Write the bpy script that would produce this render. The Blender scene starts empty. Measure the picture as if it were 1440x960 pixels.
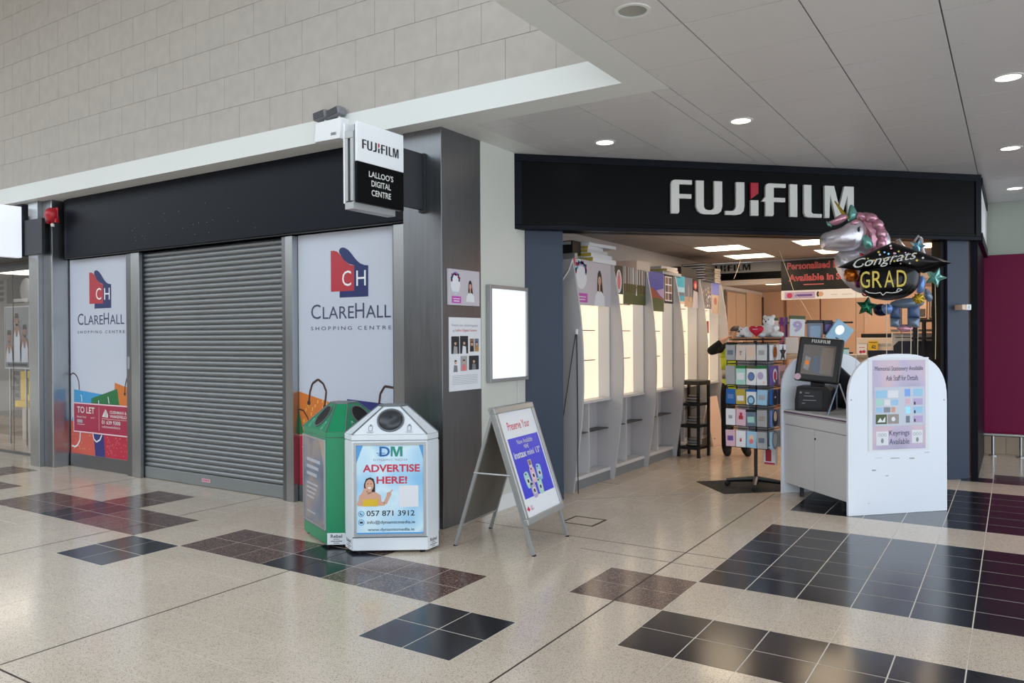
import bpy, math, random
from mathutils import Matrix, Vector
random.seed(7)
D = bpy.data
SC = bpy.context.scene
COL = SC.collection

# ------------------------------------------------------------------ camera
FPX = 1099.7
CAM = Vector((2.8872, -2.9901, 1.5527))
YAW, PIT, ROL = -0.5705, -0.0051, -0.0056
_f = Vector((math.sin(YAW)*math.cos(PIT), math.cos(YAW)*math.cos(PIT), math.sin(PIT)))
_r = Vector((math.cos(YAW), -math.sin(YAW), 0))
_u = _r.cross(_f)
CR = math.cos(ROL)*_r + math.sin(ROL)*_u
CU = -math.sin(ROL)*_r + math.cos(ROL)*_u
CF = _f
cd = D.cameras.new('camera'); cam = D.objects.new('camera', cd); COL.objects.link(cam)
cd.sensor_fit = 'HORIZONTAL'; cd.sensor_width = 36; cd.lens = FPX/1440*36
cd.clip_start = 0.05; cd.clip_end = 200
cam.matrix_world = Matrix(((CR.x, CU.x, -CF.x, CAM.x), (CR.y, CU.y, -CF.y, CAM.y), (CR.z, CU.z, -CF.z, CAM.z), (0, 0, 0, 1)))
SC.camera = cam

# ------------------------------------------------------------------ world: even daylight from the glazed mall roof
w = D.worlds.new('daylight'); SC.world = w; w.use_nodes = True
bg = w.node_tree.nodes['Background']
bg.inputs[0].default_value = (0.83, 0.925, 1.0, 1); bg.inputs[1].default_value = 1.75
vs = SC.view_settings
vs.view_transform = 'Standard'; vs.look = 'None'; vs.gamma = 1; vs.use_curve_mapping = False
vs.exposure = 0.5

# ------------------------------------------------------------------ materials
MATS = {}
def srgb(h):
    if isinstance(h, str):
        h = h.lstrip('#'); c = [int(h[i:i+2], 16)/255 for i in (0, 2, 4)]
    else:
        c = [v/255 for v in h]
    return tuple((v/12.92 if v <= .04045 else ((v+.055)/1.055)**2.4) for v in c) + (1,)
def M(name, col, rough=.5, metal=0., var=0., scale=6., stretch=(1, 1, 1), bump=0., spec=.5, emit=0., ecol=None, alpha=1., trans=0., coat=0., world=False, rvar=0.):
    if name in MATS: return MATS[name]
    m = D.materials.new(name); m.use_nodes = True
    nt = m.node_tree; p = nt.nodes['Principled BSDF']
    c = srgb(col)
    p.inputs['Base Color'].default_value = c
    p.inputs['Roughness'].default_value = rough
    p.inputs['Metallic'].default_value = metal
    p.inputs['Specular IOR Level'].default_value = spec
    if coat: p.inputs['Coat Weight'].default_value = coat; p.inputs['Coat Roughness'].default_value = .05
    if trans: p.inputs['Transmission Weight'].default_value = trans
    if alpha < 1: p.inputs['Alpha'].default_value = alpha
    if emit:
        p.inputs['Emission Color'].default_value = srgb(ecol or col); p.inputs['Emission Strength'].default_value = emit
    if var or bump or rvar:
        if world:
            g = nt.nodes.new('ShaderNodeNewGeometry'); src = g.outputs['Position']
        else:
            g = nt.nodes.new('ShaderNodeTexCoord'); src = g.outputs['Object']
        mp = nt.nodes.new('ShaderNodeMapping'); mp.inputs['Scale'].default_value = stretch
        nt.links.new(src, mp.inputs['Vector'])
        nz = nt.nodes.new('ShaderNodeTexNoise'); nz.inputs['Scale'].default_value = scale; nz.inputs['Detail'].default_value = 5
        nt.links.new(mp.outputs[0], nz.inputs['Vector'])
        if var:
            mx = nt.nodes.new('ShaderNodeMix'); mx.data_type = 'RGBA'
            mx.inputs[6].default_value = tuple(max(0, v*(1-var)) for v in c[:3])+(1,)
            mx.inputs[7].default_value = tuple(min(1, v*(1+var)) for v in c[:3])+(1,)
            nt.links.new(nz.outputs['Fac'], mx.inputs[0]); nt.links.new(mx.outputs[2], p.inputs['Base Color'])
        if rvar:
            mr = nt.nodes.new('ShaderNodeMapRange'); mr.inputs[3].default_value = rough-rvar; mr.inputs[4].default_value = rough+rvar
            nt.links.new(nz.outputs['Fac'], mr.inputs[0]); nt.links.new(mr.outputs[0], p.inputs['Roughness'])
        if bump:
            b = nt.nodes.new('ShaderNodeBump'); b.inputs['Strength'].default_value = bump; b.inputs['Distance'].default_value = .01
            nt.links.new(nz.outputs['Fac'], b.inputs['Height']); nt.links.new(b.outputs[0], p.inputs['Normal'])
    MATS[name] = m
    return m
def terrazzo(name, base, dark, light, rough, amt=.35, sc=260.):
    """polished terrazzo: base colour with darker and paler chips, a little tone change from tile to tile"""
    m = D.materials.new(name); m.use_nodes = True; nt = m.node_tree; p = nt.nodes['Principled BSDF']
    g = nt.nodes.new('ShaderNodeNewGeometry')
    v = nt.nodes.new('ShaderNodeTexVoronoi'); v.inputs['Scale'].default_value = sc
    nt.links.new(g.outputs['Position'], v.inputs['Vector'])
    r = nt.nodes.new('ShaderNodeValToRGB'); cr = r.color_ramp; cr.interpolation = 'CONSTANT'
    cr.elements[0].position = 0; cr.elements[0].color = srgb(dark)
    e = cr.elements.new(amt*.5); e.color = srgb(base)
    cr.elements[-1].position = 1-amt*.35; cr.elements[-1].color = srgb(light)
    sp = nt.nodes.new('ShaderNodeSeparateColor'); nt.links.new(v.outputs['Color'], sp.inputs[0])
    nt.links.new(sp.outputs[0], r.inputs[0])
    nz = nt.nodes.new('ShaderNodeTexNoise'); nz.inputs['Scale'].default_value = 1.3; nz.inputs['Detail'].default_value = 4
    nt.links.new(g.outputs['Position'], nz.inputs['Vector'])
    mr = nt.nodes.new('ShaderNodeMapRange'); mr.inputs[3].default_value = .86; mr.inputs[4].default_value = 1.14
    nt.links.new(nz.outputs['Fac'], mr.inputs[0])
    mx = nt.nodes.new('ShaderNodeMix'); mx.data_type = 'RGBA'; mx.blend_type = 'MULTIPLY'; mx.inputs[0].default_value = 1
    nt.links.new(r.outputs[0], mx.inputs[6]); nt.links.new(mr.outputs[0], mx.inputs[7])
    nt.links.new(mx.outputs[2], p.inputs['Base Color'])
    mr2 = nt.nodes.new('ShaderNodeMapRange'); mr2.inputs[3].default_value = rough*.7; mr2.inputs[4].default_value = rough*1.4
    nt.links.new(nz.outputs['Fac'], mr2.inputs[0]); nt.links.new(mr2.outputs[0], p.inputs['Roughness'])
    p.inputs['IOR'].default_value = 1.55
    MATS[name] = m; return m
terrazzo('beige_terrazzo', '#cfc0af', '#8f7f6d', '#dacdbc', .15, .24, 330)
terrazzo('brown_terrazzo', '#5c4440', '#3a2b29', '#93796f', .16, .5, 170)
terrazzo('black_tile', '#20222a', '#181a20', '#292b33', .17, .3, 400)
M('grout', '#ddd5c9', .6)
M('dark_joint', '#3a302c', .6)
M('stone', '#b2aca5', .8, var=.13, scale=9, bump=.1, world=True)
M('stone_joint', '#a19a93', .9)
M('white_paint', '#dfe2e0', .55)
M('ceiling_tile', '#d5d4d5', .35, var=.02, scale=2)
M('ceiling_grid', '#767476', .6)
M('plaster', '#d0cdcb', .6)
M('cream_wall', '#cfd0ca', .6, var=.02, scale=2)
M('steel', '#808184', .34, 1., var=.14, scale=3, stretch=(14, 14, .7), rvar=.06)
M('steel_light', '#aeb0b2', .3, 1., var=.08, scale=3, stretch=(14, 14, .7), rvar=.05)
M('aluminium', '#b4b6b8', .35, 1.)
M('alu_paint', '#a9abac', .4, .6)
M('navy_board', '#0b101b', .4, var=.1, scale=1.5, spec=.14)
M('black_board', '#06070a', .35, spec=.09)
M('navy_frame', '#0c101a', .4, spec=.12)
M('navy_pillar', '#28344a', .5, var=.05, scale=3)
M('dark_metal', '#3a3c40', .45, .5)
M('shutter', '#8b8e91', .42, .75, var=.12, scale=4, stretch=(.6, 1, 1), rvar=.06)
M('shutter_bar', '#8f9293', .5, .5)
M('panel_white', '#c5cad8', .22, spec=.5)
M('letter_white', '#dcdcd8', .45)
M('white', '#e9ebee', .4)
M('paper', '#e4e6ec', .55)
M('lightbox', '#f2f6ff', .3, emit=.35)
M('blank_sign', '#eef2fb', .3, emit=.35)
M('logo_red', '#b5303c', .35); M('fuji_red', '#b3122f', .4)
M('logo_blue', '#1b2a63', .35); M('logo_grey', '#3b4560', .4)
M('bag_blue', '#3f9ad0', .4); M('bag_green', '#17703a', .4); M('bag_orange', '#d2752e', .4, var=.1, scale=9)
M('bag_red', '#bb2440', .4, var=.1, scale=9); M('bag_coral', '#d05a4c', .4); M('bag_navy', '#2b2f78', .4); M('dot_cream', '#e8b55a', .5); M('dot_pink', '#e07a7e', .5)
M('handle_brown', '#3e2326', .5)
M('let_red', '#a62548', .4); M('let_border', '#efc9d2', .5)
M('black', '#0b0b0d', .4); M('black_plastic', '#141417', .4); M('rubber', '#101012', .8)
M('dark_ink', '#22242b', .6); M('grey_ink', '#8b8f99', .6); M('grey', '#7d7f83', .5); M('mid_grey', '#a5a6aa', .55)
M('alarm_red', '#b01226', .35)
M('bin_green', '#0b8759', .35); M('bin_white', '#dfe5ec', .3); M('bin_dark', '#0c0e11', .6); M('bin_seam', '#6f7478', .45, .3)
M('bin_ball', '#3b3e44', .3, .3)
M('ad_blue', '#a9d6f2', .3); M('ad_blue_deep', '#4f9fdc', .3); M('ad_red', '#c8304e', .4); M('ad_teal', '#1f8f7d', .4); M('ad_logo_blue', '#1d62ab', .4)
M('skin', '#d6a58d', .6); M('skin_dark', '#8d6a5b', .6); M('hair', '#2b211f', .6); M('yellow', '#dfb92c', .5)
M('film_grey', '#6a7286', .3); M('film_text', '#b9bcc4', .5)
M('instax_blue', '#4748d6', .3); M('pink_ink', '#c0345f', .5); M('magenta', '#c74fb8', .5)
M('lilac', '#b9a6cf', .4); M('pale_blue', '#9cc8e6', .4); M('pale_pink', '#dcb6c6', .4); M('mint', '#a8d6cc', .4); M('violet', '#6a4f9c', .45)
M('wall_magenta', '#780a40', .35, spec=.2); M('wall_green', '#b3b9ae', .6); M('skirt_tile', '#a89682', .4, var=.06)
M('fin', '#b7b5b8', .45); M('shelf_white', '#cfcfd2', .4); M('shelf_back', '#b9b6bb', .5); M('plinth', '#7f8389', .5)
M('lit_panel', '#f6e3c5', .4, emit=.5, ecol='#ffebd2'); M('shelf_edge', '#3d3a38', .4)
M('panel_light', '#fff2dc', .4, emit=6., ecol='#ffe6c4')
M('downlight', '#fff6e8', .4, emit=5., ecol='#fff1dc')
M('downlight_off', '#9fa8a8', .25, .8)
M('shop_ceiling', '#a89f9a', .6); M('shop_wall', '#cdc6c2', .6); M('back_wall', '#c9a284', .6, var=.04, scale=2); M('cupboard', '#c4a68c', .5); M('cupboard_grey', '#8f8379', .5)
M('glass', '#ffffff', .02, trans=1., spec=.5); MATS['glass'].node_tree.nodes['Principled BSDF'].inputs['IOR'].default_value = 1.25
M('counter_white', '#e8edf7', .35); M('counter_grey', '#d0d0d2', .4); M('navy', '#141c33', .5); M('purple_edge', '#5b2a55', .4)
M('screen', '#57483f', .12, emit=.05); M('screen_pic', '#7d6a5c', .15)
M('string', '#d8cbb5', .5)
M('foil_silver', '#d3cfd8', .2, .6, bump=.5, scale=22, stretch=(1, 1, .35)); M('foil_pink', '#d39bae', .22, .6, bump=.5, scale=24); M('foil_teal', '#78b8ae', .22, .6, bump=.4, scale=24)
M('foil_red', '#b01028', .2, .7, bump=.2, scale=12); M('foil_black', '#0d0c10', .24, .35, bump=.1, scale=10); M('foil_green', '#1f6b50', .2, .75, bump=.2, scale=10)
M('foil_gold', '#b79a2e', .25, .7); M('foil_navy', '#15183a', .25, .6); M('foil_blue', '#6d8fca', .3, .4); M('foil_sky', '#7fb3cf', .2, .75); M('foil_slate', '#75879c', .35, .4, bump=.3, scale=14)
M('foil_orange', '#b8621c', .2, .7); M('foil_purple', '#5d1450', .25, .6); M('gold_ink', '#c7b052', .35, .5)
M('gingham', '#4f668f', .4, var=.35, scale=22)
M('hivis', '#c6d21c', .6); M('hivis_band', '#9c9a8f', .4, .3); M('cloth_black', '#141317', .9); M('shoe', '#17100f', .6)
M('plush', '#e6e4e4', .95, bump=.6, scale=60); M('plush_red', '#c01036', .7); M('mat_black', '#2a2724', .95, bump=.3, scale=80)
M('wood_grey', '#9b948c', .6)
M('pack_clear', '#c9ced4', .2, alpha=1); M('cardboard', '#b58a4a', .7); M('book_yellow', '#b8a23e', .6)
M('sky_print', '#4d55b8', .4); M('rock_print', '#9c4a38', .5); M('grass_print', '#4b5a2e', .5); M('tree_print', '#4b3422', .5, var=.5, scale=30, stretch=(1, 1, .1)); M('forest_green', '#5f6b2f', .5, var=.4, scale=14)
M('sea_print', '#3fa3c4', .4); M('sand_print', '#b99d86', .5, var=.2, scale=20); M('portrait_bg', '#c6c0c9', .5); M('collage', '#5d5357', .5, var=.7, scale=40); M('frame_dark', '#241d20', .5)
M('laminate', '#d8c9c0', .5); M('dim_board', '#6d6763', .5); M('bronze_panel', '#6a6863', .6, var=.12, scale=60); M('dim_wall', '#8a7a6c', .6); M('peach', '#e7c6b2', .5)

def wash(name, cols, scale=2.5, rough=.35):
    """soft printed colour wash: smooth noise run through a colour ramp"""
    m = D.materials.new(name); m.use_nodes = True; nt = m.node_tree; p = nt.nodes['Principled BSDF']
    tc = nt.nodes.new('ShaderNodeTexCoord'); nz = nt.nodes.new('ShaderNodeTexNoise'); nz.inputs['Scale'].default_value = scale; nz.inputs['Detail'].default_value = 1
    nt.links.new(tc.outputs['Object'], nz.inputs['Vector'])
    r = nt.nodes.new('ShaderNodeValToRGB'); cr = r.color_ramp
    for k, c in enumerate(cols):
        pos = .3+.4*k/(len(cols)-1)
        e = cr.elements[k] if k < 2 else cr.elements.new(pos)
        e.position = pos; e.color = srgb(c)
    nt.links.new(nz.outputs['Fac'], r.inputs[0]); nt.links.new(r.outputs[0], p.inputs['Base Color']); p.inputs['Roughness'].default_value = rough
    MATS[name] = m
wash('poster_wash', ['#a9a6bd', '#c3b6d2', '#d8bcc8', '#b7c4dd'], 3.)
wash('advert_wash', ['#8cc6ee', '#b4dcf5', '#d6eefa', '#9accee'], 3.)
wash('film_wash', ['#5a6378', '#737b8e', '#9a8a84', '#5f6a82'], 3.)

# ------------------------------------------------------------------ mesh helpers
class MB:
    """collects shapes and links them as one mesh object (local coordinates: x right, z up, -y towards the viewer)"""
    def __init__(s, mat, Mx=None):
        s.v = []; s.f = []; s.fm = []; s.mats = []; s.M = Mx; s.use(mat)
    def use(s, mat):
        if mat not in s.mats: s.mats.append(mat)
        s.cur = s.mats.index(mat); return s
    def add(s, vs, fs):
        n = len(s.v); s.v += [tuple(p) for p in vs]
        for f in fs: s.f.append(tuple(i+n for i in f)); s.fm.append(s.cur)
        return s
    def box(s, x0, x1, y0, y1, z0, z1):
        return s.add([(x0, y0, z0), (x1, y0, z0), (x1, y1, z0), (x0, y1, z0), (x0, y0, z1), (x1, y0, z1), (x1, y1, z1), (x0, y1, z1)],
                     [(0, 3, 2, 1), (4, 5, 6, 7), (0, 1, 5, 4), (1, 2, 6, 5), (2, 3, 7, 6), (3, 0, 4, 7)])
    def prism(s, pts, y0, y1):              # outline in x,z pushed along y
        n = len(pts)
        a = sum(pts[i][0]*pts[(i+1) % n][1]-pts[(i+1) % n][0]*pts[i][1] for i in range(n))
        if a < 0: pts = pts[::-1]
        return s.add([(p[0], y0, p[1]) for p in pts]+[(p[0], y1, p[1]) for p in pts],
                     [tuple(range(n)), tuple(range(2*n-1, n-1, -1))]+[((i+1) % n, i, n+i, n+(i+1) % n) for i in range(n)])
    def slab(s, pts, z0, z1):               # outline in x,y pushed along z
        n = len(pts)
        a = sum(pts[i][0]*pts[(i+1) % n][1]-pts[(i+1) % n][0]*pts[i][1] for i in range(n))
        if a < 0: pts = pts[::-1]
        return s.add([(p[0], p[1], z0) for p in pts]+[(p[0], p[1], z1) for p in pts],
                     [tuple(range(n-1, -1, -1)), tuple(range(n, 2*n))]+[(i, (i+1) % n, n+(i+1) % n, n+i) for i in range(n)])
    def loft(s, a, b, cap=True):            # two rings of 3-D points
        n = len(a)
        return s.add(list(a)+list(b), ([tuple(range(n-1, -1, -1)), tuple(range(n, 2*n))] if cap else [])+[(i, (i+1) % n, n+(i+1) % n, n+i) for i in range(n)])
    def flat(s, pts, y=0.):                 # flat print in x,z facing -y
        n = len(pts)
        a = sum(pts[i][0]*pts[(i+1) % n][1]-pts[(i+1) % n][0]*pts[i][1] for i in range(n))
        if a < 0: pts = pts[::-1]
        return s.add([(p[0], y, p[1]) for p in pts], [tuple(range(n))])
    def rect(s, x0, x1, z0, z1, y=0.): return s.flat([(x0, z0), (x1, z0), (x1, z1), (x0, z1)], y)
    def disc(s, cx, cz, r, y=0., rz=None, n=20):
        rz = rz or r
        return s.flat([(cx+r*math.cos(t*2*math.pi/n), cz+rz*math.sin(t*2*math.pi/n)) for t in range(n)], y)
    def ribbon(s, pts, wd, y=0.):           # a painted line
        for k in range(len(pts)-1):
            (x0, z0), (x1, z1) = pts[k], pts[k+1]; L = math.hypot(x1-x0, z1-z0) or 1
            nx, nz = -(z1-z0)/L*wd/2, (x1-x0)/L*wd/2
            s.flat([(x0-nx, z0-nz), (x1-nx, z1-nz), (x1+nx, z1+nz), (x0+nx, z0+nz)], y)
        return s
    def tube(s, path, r, n=8, cap=True):
        path = [Vector(p) for p in path]; rings = []
        up = Vector((0, 0, 1))
        for k, p in enumerate(path):
            d = (path[min(k+1, len(path)-1)]-path[max(k-1, 0)]).normalized()
            a = d.cross(up if abs(d.z) < .95 else Vector((1, 0, 0))).normalized(); b = d.cross(a)
            rr = r[k] if isinstance(r, (list, tuple)) else r
            rings.append([p+(a*math.cos(t*2*math.pi/n)+b*math.sin(t*2*math.pi/n))*rr for t in range(n)])
        base = len(s.v); vs = [q for R in rings for q in R]
        fs = [(k*n+i, k*n+(i+1) % n, (k+1)*n+(i+1) % n, (k+1)*n+i) for k in range(len(path)-1) for i in range(n)]
        if cap: fs += [tuple(range(n-1, -1, -1)), tuple(range((len(path)-1)*n, len(path)*n))]
        return s.add(vs, fs)
    def lathe(s, prof, n=20, c=(0, 0)):
        vs = [(c[0]+r*math.cos(t*2*math.pi/n), c[1]+r*math.sin(t*2*math.pi/n), z) for r, z in prof for t in range(n)]
        fs = [(k*n+i, k*n+(i+1) % n, (k+1)*n+(i+1) % n, (k+1)*n+i) for k in range(len(prof)-1) for i in range(n)]
        fs += [tuple(range(n-1, -1, -1)), tuple(range((len(prof)-1)*n, len(prof)*n))]
        return s.add(vs, fs)
    def ball(s, c, r, nu=14, nv=9, rot=None):
        rx, ry, rz = (r, r, r) if not isinstance(r, (tuple, list)) else r
        vs = []
        for j in range(1, nv):
            ph = math.pi*j/nv
            for i in range(nu):
                t = 2*math.pi*i/nu
                vs.append(Vector((rx*math.sin(ph)*math.cos(t), ry*math.sin(ph)*math.sin(t), rz*math.cos(ph))))
        vs += [Vector((0, 0, rz)), Vector((0, 0, -rz))]
        if rot: vs = [rot @ p for p in vs]
        vs = [p+Vector(c) for p in vs]
        fs = [(j*nu+i, (j+1)*nu+i, (j+1)*nu+(i+1) % nu, j*nu+(i+1) % nu) for j in range(nv-2) for i in range(nu)]
        T, B = len(vs)-2, len(vs)-1
        fs += [(T, i, (i+1) % nu) for i in range(nu)]+[(B, (nv-2)*nu+(i+1) % nu, (nv-2)*nu+i) for i in range(nu)]
        return s.add(vs, fs)
    def puff(s, pts, th, y=0., rings=7, c=None):
        """an outline blown up like a foil balloon: rings shrink to the centre while the skin swells to both sides"""
        n = len(pts)
        cx, cz = c or (sum(p[0] for p in pts)/n, sum(p[1] for p in pts)/n)
        for sg in (-1, 1):
            vs = []
            for k in range(rings):
                q = 1-k/rings; h = th*math.sqrt(max(0, 1-q*q))
                vs += [(cx+(p[0]-cx)*q, y+sg*h, cz+(p[1]-cz)*q) for p in pts]
            vs.append((cx, y+sg*th, cz))
            fs = []
            for k in range(rings-1):
                for i in range(n):
                    f = (k*n+i, k*n+(i+1) % n, (k+1)*n+(i+1) % n, (k+1)*n+i); fs.append(f if sg < 0 else f[::-1])
            for i in range(n):
                f = ((rings-1)*n+i, (rings-1)*n+(i+1) % n, rings*n); fs.append(f if sg < 0 else f[::-1])
            s.add(vs, fs)
        return s
    def text(s, t, x, z, wd=None, h=None, y=0., align='c', bold=0., shear=0., sp=1., dep=0.):
        """lettering in x,z: bounding box scaled to width wd and/or height h, placed by its lower edge z"""
        key = (t, bold, shear, sp)
        if key not in TEXTS:
            cu = D.curves.new('lettering', 'FONT'); cu.body = t; cu.size = 1; cu.offset = bold; cu.shear = shear; cu.space_character = sp; cu.resolution_u = 3
            o = D.objects.new('lettering', cu); COL.objects.link(o)
            bpy.context.view_layer.update()
            dg = bpy.context.evaluated_depsgraph_get(); me = o.evaluated_get(dg).to_mesh()
            TEXTS[key] = ([(v.co.x, v.co.y) for v in me.vertices], [tuple(p.vertices) for p in me.polygons])
            o.evaluated_get(dg).to_mesh_clear(); D.objects.remove(o); D.curves.remove(cu)
        vs, fs = TEXTS[key]
        if not vs: return s
        x0 = min(v[0] for v in vs); x1 = max(v[0] for v in vs); z0 = min(v[1] for v in vs); z1 = max(v[1] for v in vs)
        sx = wd/(x1-x0) if wd else None; sz = h/(z1-z0) if h else None
        sx = sx or sz; sz = sz or sx
        W = (x1-x0)*sx; ox = x-(W/2 if align == 'c' else (W if align == 'r' else 0))
        P = [(ox+(a-x0)*sx, y, z+(b-z0)*sz) for a, b in vs]
        if dep:
            n = len(P); P2 = [(a, y+dep, c) for a, _, c in P]
            ed = {}
            for f in fs:
                for i in range(len(f)):
                    e = (f[i], f[(i+1) % len(f)]); ed[tuple(sorted(e))] = ed.get(tuple(sorted(e)), [])+[e]
            s.add(P+P2, list(fs)+[(e[0][1], e[0][0], e[0][0]+n, e[0][1]+n) for e in ed.values() if len(e) == 1])
        else:
            s.add(P, fs)
        return s
    def mesh(s, name, smooth=False):
        me = D.meshes.new(name)
        vs = [s.M @ Vector(p) for p in s.v] if s.M else s.v
        me.from_pydata([tuple(p) for p in vs], [], s.f)
        for m in s.mats: me.materials.append(MATS[m])
        me.polygons.foreach_set('material_index', s.fm)
        if smooth:
            me.polygons.foreach_set('use_smooth', [True]*len(s.f))
            me.set_sharp_from_angle(angle=math.radians(smooth if smooth > 1 else 45))
        me.update(); return me
    def build(s, name, parent=None, smooth=False, bevel=0., label=None):
        o = D.objects.new(name, s.mesh(name, smooth)); COL.objects.link(o)
        if parent is not None: o.parent = parent
        if bevel:
            b = o.modifiers.new('bevel', 'BEVEL'); b.width = bevel; b.segments = 2; b.limit_method = 'ANGLE'
        if label: o['label'] = label
        if name in PRINTS: o['kind'] = 'stuff'
        return o
TEXTS = {}
PRINTS = {'lettering', 'print', 'picture', 'advert_print', 'icon_print', 'maker_label', 'screw_holes', 'shopping_bag_print', 'logo_mark', 'border', 'grille', 'lid_edge', 'word_mark', 'rating_label', 'warning_label', 'movement_joint'}
def tag(o, label, cat, group=None):
    o['label'] = label; o['category'] = cat
    if group: o['group'] = group
    return o
def T(name, label, cat, loc=(0, 0, 0), rz=0., group=None):
    o = D.objects.new(name, None); COL.objects.link(o); o.empty_display_size = .1
    o.location = loc; o.rotation_euler = (0, 0, rz)
    return tag(o, label, cat, group)
def S(o, label=None):
    o['kind'] = 'structure'
    if label: o['label'] = label
    return o
def inst(name, me, parent, loc=(0, 0, 0)):
    o = D.objects.new(name, me); COL.objects.link(o); o.parent = parent; o.location = loc; return o
def px(x, y, P, n):                          # photograph pixel -> point on a plane through P
    d = CF+CR*((x-720)/FPX)-CU*((y-480)/FPX); n = Vector(n)
    return CAM+d*(((Vector(P)-CAM).dot(n))/d.dot(n))
def at_depth(x, y, dep): return CAM+(CF+CR*((x-720)/FPX)-CU*((y-480)/FPX))*dep
def project(p):
    d = Vector(p)-CAM; z = d.dot(CF)
    return (720+FPX*d.dot(CR)/z, 480-FPX*d.dot(CU)/z, z)
R90 = math.pi/2; R45 = math.pi/4

# FUJIFILM word mark as drawn on the shop: x in letter heights, 0..6.2 wide, z 0..1
FUJI = {
 'f': [(0, 0), (.23, 0), (.265, .05), (.265, .45), (.66, .45), (.66, .58), (.265, .58), (.265, .87), (.68, .87), (.68, 1), (.12, 1), (.04, .97), (0, .88)],
 'u': [(.81, 1), (.81, .22), (.87, .09), (.97, .02), (1.1, 0), (1.4, 0), (1.54, .03), (1.63, .1), (1.67, .24), (1.67, 1), (1.405, 1), (1.405, .22), (1.36, .15), (1.28, .125), (1.2, .125), (1.11, .15), (1.065, .22), (1.065, 1)],
 'j': [(1.77, 0), (2.12, 0), (2.29, .04), (2.38, .13), (2.41, .28), (2.41, 1), (2.13, 1), (2.13, .26), (2.08, .16), (1.98, .12), (1.77, .12)],
 'i': [(2.62, 0), (2.88, 0), (2.88, .47), (2.62, .47)],
 'r': [(2.62, .5), (2.62, 1), (2.88, 1), (2.88, .68)],
 'g': [(3.12, 0), (3.36, 0), (3.4, .05), (3.4, .44), (3.79, .44), (3.79, .57), (3.4, .57), (3.4, .88), (3.81, .88), (3.81, 1), (3.24, 1), (3.15, .97), (3.12, .88), (3.12, .6), (2.98, .44), (3.12, .44)],
 'k': [(3.95, 0), (4.21, 0), (4.21, 1), (3.95, 1)],
 'l': [(4.44, 1), (4.44, .14), (4.49, .03), (4.58, 0), (5.06, 0), (5.06, .115), (4.76, .115), (4.7, .16), (4.7, 1)],
 'm': [(5.165, 0), (5.33, 0), (5.36, .72), (5.56, 0), (5.76, 0), (5.97, .72), (5.98, 0), (6.2, 0), (6.2, 1), (5.86, 1), (5.68, .34), (5.5, 1), (5.165, 1)],
}
def fujifilm(mb, x, z, wd, h, ink, red, y=0., dep=0.):
    for k, pts in FUJI.items():
        mb.use(red if k == 'r' else ink)
        P = [(x+a*wd/6.2, z+b*h) for a, b in pts]
        mb.prism(P, y, y+dep) if dep else mb.flat(P, y)
    return mb

# ================================================================== THE SETTING
TS = .3; GAP = .0033
def tile_kind(u, v):
    cu, cv = u+.5, v+.5
    if u >= 4 and v >= 2 and cv-cu < 14.4:
        return 'black_tile' if (2 <= v < 4 or 6 <= v < 12 or 14 <= v < 20 or 22 <= v < 28) else 'beige_terrazzo'
    if 2 <= u < 4 and 4 <= v < 6: return 'brown_terrazzo'
    if u < 2:
        p = u % 10
        if p in (0, 1) and v in (0, 1): return 'black_tile'
        if v in (2, 3) and p in (5, 6): return 'black_tile'
        if v in (2, 3) and p in (2, 3, 4, 7, 8, 9): return 'brown_terrazzo'
        if v in (4, 5) and p in (5, 6): return 'brown_terrazzo'
    return 'beige_terrazzo'
floor = S(MB('grout').box(-31, 9, -12, 13.2, -.2, -.0008).build('floor'), 'polished terrazzo floor of beige, brown and black square tiles')
tile_me = {}
for k in ('beige_terrazzo', 'brown_terrazzo', 'black_tile'):
    h = TS/2-{'black_tile': GAP, 'brown_terrazzo': .0024}.get(k, .0014)
    tile_me[k] = MB(k).box(-h, h, -h, h, -.0008, 0).mesh('tile')
cells = []
for u in range(-53, 30):
    for v in range(-40, 44):
        c = (TS*(u+.5), TS*(v+.5), 0)
        d = (Vector(c)-CAM).dot(CF); a = -1
        if d > .5:
            q = [project((TS*(u+i), TS*(v+j), 0)) for i, j in ((0, 0), (1, 0), (1, 1), (0, 1))]
            if min(t[2] for t in q) > .3:
                xs = [t[0] for t in q]; ys = [t[1] for t in q]
                if max(xs) > 0 and min(xs) < 1440 and min(ys) < 960 and not (v >= 7 and u < -3) and not (v-u > 15):
                    a = .5*abs(sum(q[i][0]*q[(i+1) % 4][1]-q[(i+1) % 4][0]*q[i][1] for i in range(4)))
        cells.append((a, u, v))
cells.sort(reverse=True)
rest = {k: MB(k) for k in tile_me}
for n, (a, u, v) in enumerate(cells):
    k = tile_kind(u, v)
    if n < 300 and a > 0:
        inst('tile', tile_me[k], floor, (TS*(u+.5), TS*(v+.5), 0))
    else:
        x, y, h = TS*(u+.5), TS*(v+.5), TS/2-{'black_tile': GAP, 'brown_terrazzo': .0024}.get(k, .0014)
        rest[k].add([(x-h, y-h, 0), (x+h, y-h, 0), (x+h, y+h, 0), (x-h, y+h, 0)], [(0, 1, 2, 3)])
for k in rest:
    o = rest[k].build('floor_tiles', floor); o['kind'] = 'stuff'
jm = MB('dark_joint')
for u in (10, 3, -4, -11, -18, -25):
    jm.box(TS*u-.005, TS*u+.005, -11, 4.9 if u == 3 else (2.2 if u < 3 else 8.9), -.0008, .0006)
for v in (-4,): jm.box(-15, 8, TS*v-.005, TS*v+.005, -.0008, .0006)
jm.box(-.95, 1.2, TS*8-.004, TS*8+.004, -.0008, .0006); jm.box(.2, 1.2, TS*7.06-.003, TS*7.06+.003, -.0008, .0006)
jm.box(-.9, -.62, 4.55, 4.56, -.0008, .0006)
jm.build('movement_joint', floor, label='dark movement joint strip')
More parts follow.
